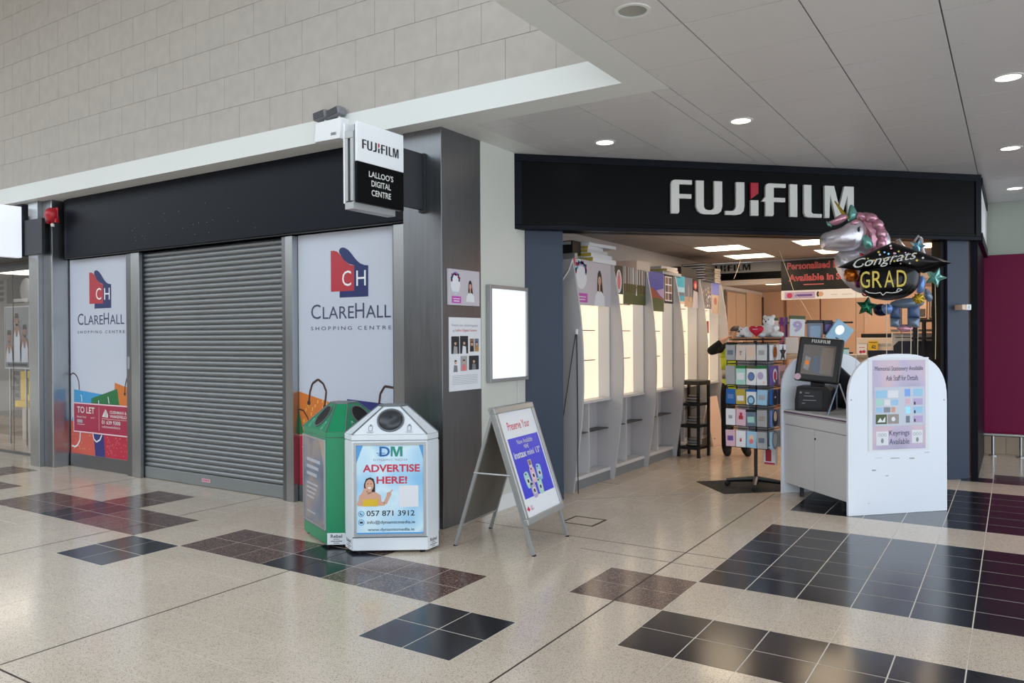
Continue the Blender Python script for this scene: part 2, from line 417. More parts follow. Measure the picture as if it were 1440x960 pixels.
MB('wood_grey', Matrix.Translation((-.74, 3.52, 0)) @ Matrix.Rotation(R45, 4, 'Z')).box(0, 4.35, -.008, .014, -.0008, .002).build('threshold_strip', floor, label='worn dull threshold strip at the shop entrance')

# upper wall of stone panels above the band
SZ0, SW, SH = 3.458, .43, .305
wall = S(MB('stone_joint').box(-13, .67, 1.868, 2.1, 3.46, 6.25).build('wall_atrium'), 'tall atrium wall of grey stone panels')
pm = MB('stone').box(-SW/2+.0016, SW/2-.0016, 0, .024, .0018, SH-.0018).mesh('stone_panel')
for r in range(9):
    j0 = .158 if r % 2 == 0 else -.057
    x = j0+SW
    while x > -12.5:
        x0, x1 = x-SW, x
        if x1 > .67:
            if x0 < .6: MB('stone').box(x0+.0025, .668, 1.861, 1.885, SZ0+r*SH+.0018, SZ0+(r+1)*SH-.0018).build('stone_panel', wall)
        else:
            inst('stone_panel', pm, wall, (x-SW/2, 1.863, SZ0+r*SH))
        x -= SW
S(MB('white_paint').box(-13, -1.005, 1.85, 2.3, 3.26, 3.456).box(-1.005, .67, 1.85, 1.884, 3.26, 3.456).build('trim_1'), 'white painted band under the stone wall')
S(MB('white_paint').box(.67, .9, -4.2, 2.13, 3.26, 3.9).box(-1.005, .67, 1.885, 2.13, 3.26, 3.4).box(-1.005, -.75, 2.13, 3.4, 3.26, 3.4).build('trim_2'), 'plain plaster margin around the tiled ceiling')

# suspended ceiling of square tiles
ceil = S(MB('ceiling_grid').box(.9, 5.6, -4.2, 9.3, 3.272, 3.42).box(-.75, .9, 2.13, 9.3, 3.272, 3.42).build('ceiling'), 'suspended ceiling of square metal tiles')
def clip(a, b): return (max(a[0], b[0]), min(a[1], b[1]), max(a[2], b[2]), min(a[3], b[3]))
for i in range(-3, 10):
    for j in range(-11, 14):
        c0 = (.77+.6*(i-1), .77+.6*i, 1.12+.6*(j-1), 1.12+.6*j)
        if c0[2]-c0[1] > 4.1 and c0[1] < 2.59: continue
        for z in ((.9, 5.5, -4.2, 8.95), (-.75, .9, 2.13, 8)):
            c = clip(c0, z)
            if c[1]-c[0] > .04 and c[3]-c[2] > .04:
                MB('ceiling_tile').box(c[0]+.004, c[1]-.004, c[2]+.004, c[3]-.004, 3.26, 3.271).build('ceiling_tile', ceil)
MB('plaster').box(5.5, 5.6, -4.2, 9, 3.26, 3.272).build('ceiling_margin', ceil)

# recessed downlights
def downlight(x, y, on, label, e):
    t = T('downlight', label, 'ceiling light', (x, y, 3.26), 0, 'ceiling downlights')
    n = 28
    ring = MB('aluminium'); ro, ri = .095, .075
    ring.lathe([(ri, .012), (ri, -.004), (ro, -.004), (ro, 0)], n)
    r = MB('white_paint'); A = [(math.cos(2*math.pi*k/n), math.sin(2*math.pi*k/n)) for k in range(n)]
    vs = [(a*ro, b*ro, 0) for a, b in A]+[(a*ro, b*ro, -.005) for a, b in A]+[(a*ri, b*ri, -.005) for a, b in A]+[(a*ri, b*ri, 0) for a, b in A]
    r.add(vs, [(q*n+i, ((q+1) % 4)*n+i, ((q+1) % 4)*n+(i+1) % n, q*n+(i+1) % n) for q in range(4) for i in range(n)]).build('ring', t, smooth=1)
    d = MB('downlight' if on else 'downlight_off'); d.add([(a*.074, b*.074, -.002) for a, b in A], [tuple(range(n))[::-1]]); d.build('lamp', t)
    if on:
        ld = D.lights.new('downlight', 'SPOT'); ld.energy = e; ld.spot_size = 2.1; ld.spot_blend = .7; ld.color = (1, .93, .84); ld.shadow_soft_size = .06
        lo = D.objects.new('downlight_lamp', ld); COL.objects.link(lo); lo.parent = t; lo.location = (0, 0, -.02)
downlight(1.21, .81, False, 'unlit metal downlight at the top of the ceiling near the atrium', 0)
downlight(1.07, 3.22, True, 'lit downlight above the centre of the shop sign', 9)
downlight(-.13, 3.24, True, 'lit downlight nearest the cream wall, left of the shop sign', 9)
downlight(2.86, 3.17, True, 'largest lit downlight at the right edge of the ceiling', 9)
downlight(2.865, 5.51, True, 'lit downlight right of the sign, between two others', 9)
downlight(2.9, 7.87, True, 'farthest lit downlight, close to the pale end wall', 8)

# unit behind the shutter, steel piers, cream wall
S(MB('dark_metal').box(-7.0, -1.412, 2.34, 2.6, 0, 3.26).build('wall_front'), 'dark wall behind the shuttered unit')
S(MB('plaster').box(-13, -1.005, 2.3, 2.6, 3.262, 3.46).build('trim_3'), 'soffit over the shuttered shop front')
S(MB('steel').box(-1.41, -1.005, 2.03, 2.58, 0, 3.262).build('trim_4', bevel=.004), 'brushed steel corner pier beside the shuttered unit')
S(MB('steel').box(-7.17, -6.985, 2.0, 2.3, 0, 3.259).build('trim_5', bevel=.004), 'brushed steel pier between the shutter unit and the left shop')
S(MB('steel_light').box(-7.39, -7.172, 1.94, 2.3, 0, 3.259).build('trim_6', bevel=.004), 'steel pier edge beside the glass shop window, coloured paler for its reflection')  # paler steel puts the bright mall reflection into the colour
S(MB('steel_light').box(-6.984, -6.955, 2.0, 2.33, 0, 3.259).build('trim_7', bevel=.003), 'steel reveal at the left end of the shuttered unit, brighter side coloured paler')  # brighter look of the pier's side face put into the steel colour
S(MB('cream_wall').box(-1.3, -1.005, 2.582, 3.42, 0, 3.262).build('wall_side'), 'cream wall between the steel pier and the photo shop')
S(MB('white').box(-1.005, -.993, 2.6, 3.3, 0, .13).build('baseboard_side'), 'white skirting on the cream wall')

# shop shell: piers of the entrance, walls, ceilings
dg = lambda s, o=0.: (-1.005+s*.70711-o*.70711, 3.295+s*.70711+o*.70711)    # along the diagonal front, o = inwards
S(MB('navy_pillar').slab([dg(.01), dg(.38), dg(.38, .16), dg(.01, .16)], 0, 2.57).build('trim_8', bevel=.004), 'dark blue entrance pillar next to the cream wall')
S(MB('navy_pillar').slab([dg(4.66), dg(4.93), dg(4.93, .16), dg(4.66, .16)], 0, 2.57).build('trim_9', bevel=.004), 'dark blue entrance pillar at the right of the shop front')
S(MB('black_board').slab([dg(4.6, .03), dg(4.655, .03), dg(4.655, .16), dg(4.6, .16)], 0, 2.57).build('trim_10'), 'black frame edge inside the right entrance pillar')
S(MB('navy_frame').box(2.49, 2.56, 6.86, 8.99, 0, 2.57).build('wall_shop_right'), 'dark outer side wall of the photo shop')
S(MB('shop_wall').box(-1.4, -1.215, 3.43, 12.4, 0, 2.72).build('wall_shop_left'), 'grey left wall of the photo shop')
S(MB('back_wall').box(-1.4, 2.56, 12.4, 12.5, 0, 2.72).build('wall_shop_back'), 'warm beige back wall of the photo shop')
S(MB('back_wall').box(2.46, 2.488, 6.95, 12.4, 0, 2.7).build('wall_shop_inner'), 'beige inner face of the right shop wall')
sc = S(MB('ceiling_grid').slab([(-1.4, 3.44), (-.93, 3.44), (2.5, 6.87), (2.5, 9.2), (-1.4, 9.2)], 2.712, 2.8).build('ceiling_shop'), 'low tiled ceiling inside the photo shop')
PL = [(-.6, 6.75), (-.6, 7.97), (.62, 6.75), (.62, 7.97), (1.84, 6.75), (1.84, 7.97)]
for i in range(-2, 8):
    for j in range(0, 12):
        x0, y0 = -.6+.61*(i-1), 6.75-.61*8+.61*j
        if abs(x0+.6) > 5 or y0+.61 > 9.25 or y0-x0 < 4.5: continue
        if any(abs(x0-a) < .1 and abs(y0-b) < .1 for a, b in PL): continue
        a, b = max(x0, -1.4), min(x0+.61, 2.47)
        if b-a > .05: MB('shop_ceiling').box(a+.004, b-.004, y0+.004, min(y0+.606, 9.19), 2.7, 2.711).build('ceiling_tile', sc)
pw = ['over the photo posters', 'above the card spinner', 'above the kiosk screen', 'behind the unicorn balloon', 'near the right pillar', 'far back on the right']
for k, (a, b) in enumerate(PL):
    t = T('ceiling_panel_light', 'square warm ceiling panel light '+pw[k], 'ceiling light', (a+.305, b+.305, 2.7), 0, 'panel lights in the shop ceiling')
    MB('white_paint').box(-.3, .3, -.3, -.285, -.006, .01).box(-.3, .3, .285, .3, -.006, .01).box(-.3, -.285, -.285, .285, -.006, .01).box(.285, .3, -.285, .285, -.006, .01).build('frame', t)
    MB('panel_light').box(-.285, .285, -.285, .285, 0, .008).build('diffuser', t)
S(MB('shop_ceiling').box(-1.4, 2.5, 9.32, 12.4, 2.4, 2.5).build('ceiling_back'), 'lower ceiling of the back room')
bh = T('interior_bulkhead_sign', 'grey interior bulkhead sign with black lettering over the back room', 'sign', (-1.21, 9.2, 0))
MB('mid_grey').box(0, 3.69, 0, .1, 2.54, 2.7).build('board', bh)
MB('black_board').box(0, 3.69, -.01, .1, 2.43, 2.54).build('black_strip', bh)
MB('laminate').box(0, 3.69, 0, .1, 2.35, 2.43).build('lower_strip', bh)
lt = MB('black'); fujifilm(lt, -.05, 2.575, .72, .095, 'black', 'black', -.006, .005); lt.build('lettering', bh)

# end wall to the right of the shop
S(MB('wall_green').box(2.5, 7, 9.0, 9.15, 0, 3.3).build('wall_right'), 'pale end wall of the mall side passage')
mg = T('wall_panel', 'large magenta hoarding panel on the pale end wall', 'wall panel', (2.55, 8.995, 0))
MB('wall_magenta').box(0, 4.3, -.02, 0, .26, 2.59).build('sheet', mg)
MB('white').box(-.06, 0, -.02, 0, .26, 2.59).build('edge_strip', mg)
sk = S(MB('skirt_tile').box(2.5, 7, 8.99, 9.0, 0, .255).build('baseboard_right'), 'beige tiled skirting under the magenta panel')
tm = MB('skirt_tile').box(.003, .297, -.01, 0, .004, .25).mesh('skirting_tile')
for k in range(8): inst('skirting_tile', tm, sk, (2.5+.3*k, 8.99, 0))
rl = T('trolley_rail', 'low steel bumper rail in front of the magenta panel', 'rail', (2.55, 8.8, 0))
MB('steel_light').tube([(0, 0, .27), (4.2, 0, .27)], .022, 10).build('rail', rl, smooth=1)
for k in range(4):
    p = MB('steel_light'); p.tube([(.11+.3*k, 0, 0), (.11+.3*k, 0, .262)], .018, 10).lathe([(.05, 0), (.05, .012), (.02, .018)], 14, (.11+.3*k, 0)); p.build('post', rl, smooth=1)
# unseen walls and roof added to hold back light; right-hand end open to daylight
S(MB('navy_board').box(-30, 1.5, -12.1, -12, 0, 3.0).build('wall_added_opposite'), 'unseen dark wall added across the mall to darken reflections')  # added unseen wall: cuts level daylight and darkens reflections
S(MB('stone').box(-30, 1.5, -12.1, -12, 3.0, 6.2).build('wall_added_upper'), 'unseen stone wall added above the dark one across the mall')  # upper part of the added wall, limits sky light on the facade
S(MB('plaster').box(-30, .67, -2.4, 2.1, 6.26, 6.5).build('ceiling_added_shade'), 'unseen solid roof added over the atrium to shade the left facade')  # added unseen roof that keeps sky light off the left facade
S(MB('stone').box(-30.2, -30, -12, 2.3, 0, 6.5).build('wall_added_left'), 'unseen end wall added to keep bright sky out of the left glass')  # added unseen wall that blocks bright sky reflected in the left window

# ================================================================== SHUTTERED UNIT
fb = T('fascia_board', 'blank dark navy fascia board above the closed shutter', 'fascia board', (-6.88, 2.08, 0))
MB('navy_board').box(.1, 5.455, 0, .2, 2.548, 3.258).build('board', fb, bevel=.004)
MB('navy_board').prism([(.0, 2.548), (.1, 2.548), (.1, 3.258), (.0, 3.258)], .03, .2).build('end_return', fb)
MB('dark_metal').box(.1, 5.45, .02, .045, 2.537, 2.547).build('lower_trim', fb)
sc_ = MB('grey_ink')
for k in range(22):
    a, b = 1.4+random.random()*2.2, 2.62+random.random()*.35
    sc_.disc(a, b, .004, -.001, n=6)
sc_.build('screw_holes', fb)
def post(name, x0, x1, y0, label, w2):
    t = T(name, label, 'post', (x0, y0, 0), 0, 'steel posts of the shuttered unit')
    MB('steel').box(0, w2, .012, .15, 0, 2.53).build('side_face', t)  # darker steel: shade of the post's side put into the colour
    MB('steel_light').box(w2, x1-x0, 0, .15, 0, 2.53).build('front_face', t, bevel=.003)  # paler steel: brightness of the post's front put into the colour
    return t
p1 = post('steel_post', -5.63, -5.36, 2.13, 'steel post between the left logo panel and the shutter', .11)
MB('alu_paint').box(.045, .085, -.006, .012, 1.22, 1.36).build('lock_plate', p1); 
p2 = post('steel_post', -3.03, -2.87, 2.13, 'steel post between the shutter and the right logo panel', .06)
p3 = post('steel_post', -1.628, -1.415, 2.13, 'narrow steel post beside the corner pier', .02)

sh = T('roller_shutter', 'closed grey metal roller shutter of the vacant unit', 'shutter', (-5.355, 2.2, 0))
NS = 44; z0, z1 = .13, 2.53; W = 2.31; ph = (z1-z0)/NS
prof = []
for k in range(7):
    a = math.pi*k/6; prof.append((-.011*math.sin(a)**.7, ph*.04+ph*.80*k/6))
sm = MB('shutter')
ring = [(y, z) for y, z in prof]+[(.006, ph*.9), (.01, ph), (.016, ph), (.016, 0), (.006, 0)]
sm.loft([(0, y, z) for y, z in ring], [(W, y, z) for y, z in ring])
sme = sm.mesh('slat', 40)
for k in range(NS): inst('slat', sme, sh, (0, 0, z0+k*ph))
bb = MB('shutter_bar').box(0, W, -.016, .016, .004, .128).build('bottom_bar', sh, bevel=.004)
lb = MB('pale_pink').rect(1.02, 1.16, .05, .085, -.0175); lb.use('logo_red')
for k in range(6): lb.rect(1.03+.02*k, 1.042+.02*k, .058, .078, -.018)
lb.build('warning_label', bb, label='small pink and red warning label')
MB('dark_metal').box(-.004, .0, -.03, .02, 0, 2.53).build('guide_rail', sh)
MB('dark_metal').box(W, W+.004, -.03, .02, 0, 2.53).build('guide_rail', sh)

def logo_panel(x0, W, label, full):
    """printed vinyl on the shop window: red and blue mark, name, painted shopping bags along the bottom"""
    t = T('logo_panel', label, 'window panel', (x0, 2.2, 0), 0, 'printed panels of the shopping centre')
    MB('panel_white').box(0, W, 0, .03, .16, 2.535).build('sheet', t)
    MB('steel').box(0, W, -.01, .03, 0, .16).build('base_plate', t, bevel=.002)
    red = [(.436, 1.985), (.729, 1.985), (.73, 2.212), (.69, 2.218), (.657, 2.232), (.602, 2.269), (.575, 2.30), (.546, 2.33), (.515, 2.352), (.48, 2.362), (.436, 2.362)]
    blue = [(.546, 1.927), (.9, 1.927), (.902, 2.205), (.855, 2.21), (.803, 2.228), (.765, 2.255), (.731, 2.286), (.695, 2.325), (.658, 2.357), (.62, 2.378), (.584, 2.385), (.555, 2.378), (.543, 2.36), (.543, 2.34), (.6, 2.27), (.66, 2.232), (.73, 2.213), (.729, 1.985), (.546, 1.985)]
    m = MB('logo_red').flat(red, -.002); m.use('logo_blue').flat(blue, -.0015)
    m.use('white').text('C', .637, 2.03, .112, .14, -.003).text('H', .815, 2.027, .115, .137, -.003)
    m.build('logo_mark', t, label='red and blue CH logo')
    tx = MB('logo_grey')
    for s, a, b, h in (('C', .173, .3, .137), ('LARE', .327, .725, .112), ('H', .74, .85, .137), ('ALL', .87, 1.165, .112)):
        tx.text(s, a, 1.735, b-a, h, -.002, 'l')
    tx.text('SHOPPING CENTRE', .17, 1.63, 1.0, .034, -.002, 'l', sp=1.5)
    tx.build('lettering', t)
    g = MB('bag_red')
    if full:
        g.flat([(0, .16), (W, .16), (W, .55), (.0, .55)], -.0008)
        g.use('bag_blue').flat([(.0, .55), (.07, .63), (.075, .945), (.7, .905), (.66, .55)], -.0012)
        g.use('bag_orange').flat([(.93, .76), (.96, 1.05), (W, .985), (W, .7)], -.0011)
        g.use('bag_green').flat([(.455, .7), (.46, .848), (1.01, .98), (1.07, .7)], -.0015)
        g.use('bag_coral').flat([(0, .16), (0, .56), (.47, .5), (.55, .16)], -.0013)
        g.use('bag_navy').flat([(.49, .5), (.54, .16), (.745, .16), (.715, .5)], -.0016)
        g.use('dot_pink')
        for k in range(46):
            a, b = .78+.5*random.random(), .18+.24*random.random(); g.ribbon([(a, b), (a+.02, b+.016)], .008, -.002)
        g.use('dot_cream')
        for k in range(10): g.disc(.03+.46*random.random(), .2+.2*random.random(), .008, -.002, n=8)
        ins = ((.0, .08, .96),)
        g.use('handle_brown').ribbon([(.0, 1.122), (.05, 1.145), (.10, 1.135), (.15, 1.10), (.185, 1.04), (.195, .94)], .016, -.0025)
        g.ribbon([(1.165, .93), (1.175, 1.03), (1.21, 1.11), (1.285, 1.16)], .016, -.0025).disc(1.165, .925, .02, -.0026)
        g.use('white').ribbon([(.25, .80), (.25, .86), (.23, .885)], .014, -.0025).ribbon([(.62, .79), (.62, .83)], .014, -.0025).ribbon([(.84, .8), (.82, .88)], .014, -.0025)
        g.ribbon([(.21, .43), (.20, .33), (.15, .265), (.09, .24), (.02, .25)], .02, -.0025).ribbon([(.49, .42), (.51, .36), (.565, .33), (.64, .36), (.68, .42)], .018, -.0025)
    else:
        g.flat([(0, .16), (W, .16), (W, .62), (.6, .72), (0, .625)], -.0008)
        g.use('bag_orange').flat([(0, .63), (0, 1.05), (.46, .95), (1.0, .9), (.9, .62), (.15, .65)], -.0011)
        g.use('bag_green').flat([(0, .64), (0, .87), (.06, .65)], -.0016)
        g.use('bag_navy').flat([(.62, .6), (.63, 1.0), (1.19, .97), (1.19, .6)], -.0013)
        g.use('dot_cream')
        for k in range(34):
            a, b = .05+.5*random.random(), .68+.28*random.random(); g.ribbon([(a, b), (a+.006, b+.03)], .013, -.002)
        g.use('dot_pink')
        for k in range(60):
            a, b = .03+.9*random.random(), .2+.4*random.random(); g.ribbon([(a, b), (a+.02, b+.016)], .008, -.002)
        g.use('handle_brown').ribbon([(.135, .945), (.15, 1.05), (.185, 1.13), (.26, 1.17), (.33, 1.13), (.366, 1.06), (.345, .915)], .022, -.0025).disc(.135, .945, .022, -.0027).disc(.345, .915, .022, -.0027)
        g.ribbon([(1.02, .96), (1.035, 1.06), (1.09, 1.13), (1.19, 1.12)], .022, -.0025)
        g.ribbon([(.0, .88), (.06, .87), (.12, .8), (.14, .74)], .014, -.0025)
    g.build('shopping_bag_print', t, label='printed colourful paper shopping bags')
    return t
logo_panel(-6.93, 1.295, 'white logo panel left of the shutter with a To Let sign on it', True)
logo_panel(-2.865, 1.19, 'white logo panel right of the shutter, behind the green bin', False)

tl = T('to_let_sign', 'dark red To Let sign with pale border fixed to the left logo panel', 'sign', (-6.93, 2.196, 0))
MB('let_red').box(.085, 1.272, -.012, -.0045, .428, .79).build('board', tl)
b = MB('let_border')
for r in ((.085, 1.272, .428, .443), (.085, 1.272, .775, .79), (.085, .1, .443, .775), (1.257, 1.272, .443, .775)): b.rect(*r, -.0128)
b.build('border', tl)
x = MB('letter_white')
x.text('TO LET', .17, .665, .385, .078, -.013, 'l', .015).rect(.647, .652, .47, .755, -.013)
x.text('Retail Unit', .17, .607, .2, .024, -.013, 'l').text('sq ft', .47, .605, .08, .022, -.013, 'l')
x.text('CUSHMAN &', .88, .685, .34, .034, -.013, 'l', .012).text('WAKEFIELD', .88, .637, .34, .034, -.013, 'l', .012)
x.rect(.708, 1.222, .616, .62, -.013).text('01 639 9300', .708, .555, .385, .046, -.013, 'l', .012).text('cushmanwakefield.ie', .708, .512, .38, .028, -.013, 'l')
x.flat([(.715, .64), (.76, .70), (.785, .735), (.81, .715), (.84, .67), (.84, .635)], -.013).use('grey_ink').rect(.775, .785, .64, .72, -.0135).rect(.8, .81, .64, .71, -.0135)
x.use('mid_grey').rect(.17, .29, .545, .585, -.013).use('letter_white').rect(.17, .335, .524, .529, -.013)
x.build('lettering', tl)

al = T('fire_alarm_sounder', 'red wall sounder at the left end of the navy fascia', 'alarm', (-6.86, 1.995, 3.06))
MB('alarm_red').box(-.075, .075, -.02, .003, -.09, .09).build('back_box', al, bevel=.012)
Mx = Matrix.Rotation(R90, 4, 'X')
MB('alarm_red', Mx).lathe([(.085, .02), (.085, .07), (.06, .10), (.03, .115), (.0, .115)], 20).build('horn', al, smooth=1)
for a in (-.11, .076): MB('alarm_red').box(a, a+.034, -.05, -.01, -.10, -.05).build('lug', al, bevel=.005)
MB('letter_white').lathe([(.02, -.14), (.024, -.11), (.0, -.09)], 12, (0, -.03)).build('lens', al, smooth=1)

em = T('emergency_light', 'pale twin-spot emergency light box with two grey lamp heads on the band', 'emergency light', (-2.165, 1.755, 3.235))
MB('white').prism([(0, 0), (.30, -.004), (.325, .17), (.02, .165)], 0, .094).build('battery_box', em, bevel=.006)
MB('mid_grey').rect(.2, .265, .03, .055, -.001).use('dark_ink').rect(.205, .26, .036, .04, -.0015).rect(.205, .25, .046, .05, -.0015).build('rating_label', em)
for k, (cx, tilt) in enumerate(((.06, .12), (.22, .2))):
    Mx = Matrix.Translation((cx, .045, .225)) @ Matrix.Rotation(-tilt, 4, 'Y')
    h = MB('grey', Mx).box(-.078, .078, -.05, .05, -.036, .04).build('lamp_head', em, bevel=.018)
    gr = MB('dark_ink', Mx)
    for q in range(6): gr.box(-.062, .062, -.053, -.049, -.026+.01*q, -.022+.01*q)
    gr.build('grille', h)
    MB('white').tube([(cx+.03, .05, .165), (cx+.03, .05, .2)], .012, 8).build('bracket', em)

# projecting sign of the photo shop
bs = T('projecting_sign', 'white and black projecting sign of the digital centre on the steel pier', 'sign', (-1.14, 1.21, 0), R90)
MB('alu_paint').box(.0, .515, .028, .05, 2.552, 3.12).build('back_plate', bs)
MB('white').box(0, .515, 0, .022, 2.85, 3.14).build('upper_panel', bs, bevel=.002)
MB('black_board').box(0, .515, 0, .022, 2.55, 2.849).build('lower_panel', bs, bevel=.002)
MB('alu_paint').box(-.012, .05, .03, .115, 3.02, 3.075).box(-.012, .05, .03, .06, 2.56, 3.02).box(-.012, .05, .085, .115, 2.56, 3.02).box(-.012, .45, .03, .115, 2.5, 2.552).build('frame', bs, bevel=.003)
MB('white').box(0, .515, .12, .14, 2.55, 3.14).build('rear_panel', bs)
f_ = MB('dark_ink'); fujifilm(f_, .05, 2.948, .405, .07, 'dark_ink', 'fuji_red', -.002); f_.build('word_mark', bs)
MB('letter_white').text("LALLOO'S", .255, 2.752, .27, .045, -.002, bold=.012).text('DIGITAL', .255, 2.685, .215, .045, -.002, bold=.012).text('CENTRE', .255, 2.615, .215, .045, -.002, bold=.012).build('lettering', bs)
MB('dark_metal').box(.522, .81, .03, .07, 2.6, 3.055).box(.79, .818, .02, .08, 2.58, 3.06).build('bracket', bs, label='dark metal wall bracket')
ws = T('blank_projecting_sign', 'plain white lit box sign cut off by the left picture edge', 'sign', (-7.42, 1.32, 0), R90)
MB('blank_sign').box(0, .56, 0, .1, 2.57, 3.2).build('light_box', ws, bevel=.008)
MB('dark_metal').box(.56, .615, .03, .07, 2.7, 3.1).build('bracket', ws)

# ------------------------------------------------------------------ glazed shop at the far left
lb_ = T('left_shop_fascia', 'plain dark grey fascia of the glazed shop at far left', 'fascia board', (-12.6, 1.9, 0))
MB('dark_metal').box(0, 5.05, 0, .038, 2.6, 3.03).build('board', lb_, bevel=.003)
MB('dark_metal').box(0, 5.05, .04, .3, 2.6, 3.25).build('backing', lb_)
wn = S(MB('steel').box(-13, -7.4, 2.33, 2.37, 2.5, 2.6).box(-13, -7.4, 2.33, 2.37, 0, .03).build('window_1'), 'frameless glass shop window at far left')
for k in range(3): MB('glass').box(-7.41-1.25*(k+1), -7.42-1.25*k, 2.345, 2.355, .03, 2.5).build('pane', wn)
S(MB('dim_wall').box(-13, -7.0, 3.9, 4.0, 0, 3.26).build('wall_left_shop'), 'back wall of the glazed shop at far left')
S(MB('dim_wall').box(-13, -7.0, 2.38, 3.9, 2.62, 2.7).build('ceiling_left_shop'), 'ceiling of the glazed shop at far left')
S(MB('shop_wall').box(-7.39, -7.0, 2.61, 3.9, 0, 2.62).build('wall_left_shop_side'), 'side wall of the glazed shop at far left')
ld = D.lights.new('left_shop_lamp', 'AREA'); ld.energy = 10; ld.size = 1.0; ld.color = (1, .9, .78)
lo = D.objects.new('left_shop_lamp', ld); COL.objects.link(lo); lo.location = (-10, 2.9, 2.6)
def wall_pt(x, y, Y): p = px(x, y, (0, Y, 0), (0, 1, 0)); return p.x, p.z
dx0, _ = wall_pt(-40, 400, 3.4); dx1, dzt = wall_pt(44, 391, 3.4); _, dzb = wall_pt(20, 586, 3.4)
ds = T('window_display_board', 'grey display board with dark lettering behind the left shop window', 'display board', (dx0, 3.4, 0)); DW = dx1-dx0
MB('dim_board').box(0, DW, 0, .05, dzb, dzt).build('board', ds)
MB('dim_wall').box(0, DW, -.05, .3, 0, dzb).build('plinth', ds)
tx = MB('dark_ink')
for k, s_ in enumerate(('you', 'Pas', 'soud', 'les')):
    a, b = wall_pt(28, 530+9.5*k, 3.4); tx.text(s_, a-dx0, b, None, .10, -.003, 'r', .02)
for y_ in (397, 405, 413, 421): a, b = wall_pt(6, y_, 3.4); tx.rect(a-dx0-.35, a-dx0, b-.03, b+.03, -.003)
a, b = wall_pt(10, 393, 3.4); c, e = wall_pt(44, 425, 3.4)
tx.use('frame_dark').rect(a-dx0, c-dx0, e, b, -.002).use('grey').disc((a+c)/2-dx0+.25, (b+e)/2, .2, -.003).use('mid_grey').rect(a-dx0+.2, c-dx0-.1, e+.02, e+.07, -.004)
tx.build('print', ds)
yx0, yzt = wall_pt(29, 522, 3.15); yx1, yzb = wall_pt(46, 573, 3.15)
yd = T('yellow_display', 'yellow display cabinet low behind the left shop window', 'display', (yx0, 3.15, 0)); YW = yx1-yx0
MB('yellow').box(0, YW, 0, .14, yzb+.1, yzt).build('body', yd, bevel=.01)
MB('yellow').box(-.04, YW, -.06, .14, yzb, yzb+.1).build('base_tray', yd); MB('laminate').box(.05, YW-.05, 0, .14, 0, yzb).build('stand', yd)
MB('dark_ink').box(YW*.6, YW*.6+.03, -.006, 0, yzb+.2, yzt-.1).build('handle', yd)
qx0, qzt = wall_pt(8, 433, 2.85); qx1, qzb = wall_pt(42, 517, 2.85)
ps = T('window_poster', 'poster of three people in white vests inside the left shop window', 'poster', (qx0, 2.85, 0)); QW, QH = qx1-qx0, qzt-qzb
MB('grey').box(0, QW, 0, .02, qzb, qzt).build('sheet', ps)
pp = MB('panel_white')
for cx, hz, sk_ in ((.14, .51, 'skin_dark'), (.42, .79, 'skin_dark'), (.7, .6, 'skin_dark')):
    cx *= QW/.86; hz = qzb+hz*QH; b0 = qzb+.1
    pp.use(sk_).disc(cx, hz, .065, -.003, .085).rect(cx-.035, cx+.035, hz-.13, hz-.06, -.003).flat([(cx-.14, b0), (cx+.14, b0), (cx+.13, hz-.18), (cx+.05, hz-.1), (cx-.05, hz-.1), (cx-.13, hz-.18)], -.0025)
    pp.use('panel_white').flat([(cx-.1, b0-.02), (cx+.1, b0-.02), (cx+.09, hz-.25), (cx+.05, hz-.14), (cx+.02, hz-.25), (cx-.02, hz-.25), (cx-.05, hz-.14), (cx-.09, hz-.25)], -.0035)
    pp.use('hair').flat([(cx-.06, hz+.03), (cx+.06, hz+.03), (cx+.045, hz+.1), (cx-.045, hz+.1)], -.0038)
pp.use('dark_ink').rect(.06, QW-.06, qzb+.02, qzb+.06, -.004)
pp.build('picture', ps)
for r in ((-.02, 0, qzb-.02, qzt+.02), (QW, QW+.02, qzb-.02, qzt+.02), (0, QW, qzt, qzt+.02), (0, QW, qzb-.02, qzb)): MB('aluminium').box(r[0], r[1], -.005, .02, r[2], r[3]).build('frame_bar', ps)
for a in (.1, QW-.13): MB('aluminium').box(a, a+.03, 0, .02, 0, qzb-.02).build('leg', ps)
fe = T('dark_fascia_end', 'dark grey fascia end panel between the white box sign and the steel pier', 'fascia board', (-7.4, 1.9, 0))
MB('dark_metal').box(0, .412, 0, .038, 2.6, 3.03).build('panel', fe, bevel=.003)

# ================================================================== PHOTO SHOP FRONT
fs = T('shop_sign', 'wide black photo shop fascia with white raised letters', 'shop sign', (-1.005, 3.13, 0), R45)
MB('black_board').box(.07, 5.03, .012, .1, 2.63, 3.19).build('board', fs)
MB('navy_frame').box(0, 5.1, 0, .1, 3.19, 3.258).build('frame_bar', fs, bevel=.004)
MB('navy_frame').box(0, 5.1, 0, .1, 2.56, 2.6).build('frame_bar', fs, bevel=.004)
MB('black_board').box(.03, 5.07, .006, .1, 2.6, 2.63).build('frame_moulding', fs, bevel=.003)
MB('navy_frame').box(0, .07, 0, .1, 2.6, 3.19).build('frame_bar', fs, bevel=.004)
MB('navy_frame').box(5.03, 5.1, 0, .1, 2.6, 3.19).build('frame_bar', fs, bevel=.004)
MB('black_board').box(.0, 5.1, .1, .3, 2.575, 3.2).build('backing', fs)
for k, pts in FUJI.items():
    MB('fuji_red' if k == 'r' else 'letter_white').prism([(1.548+a*2.0/6.2, 2.746+b*.326) for a, b in pts], -.018, .011).build('letter', fs, bevel=.002, label='dark red tip of the letter i' if k == 'r' else None)
ss = T('side_light_sign', 'long side fascia with pale lit panel on the passage side', 'shop sign', (2.605, 6.92, 0), R90)
MB('black_board').box(.0, 2.06, .03, .11, 2.575, 3.2).build('backing', ss)
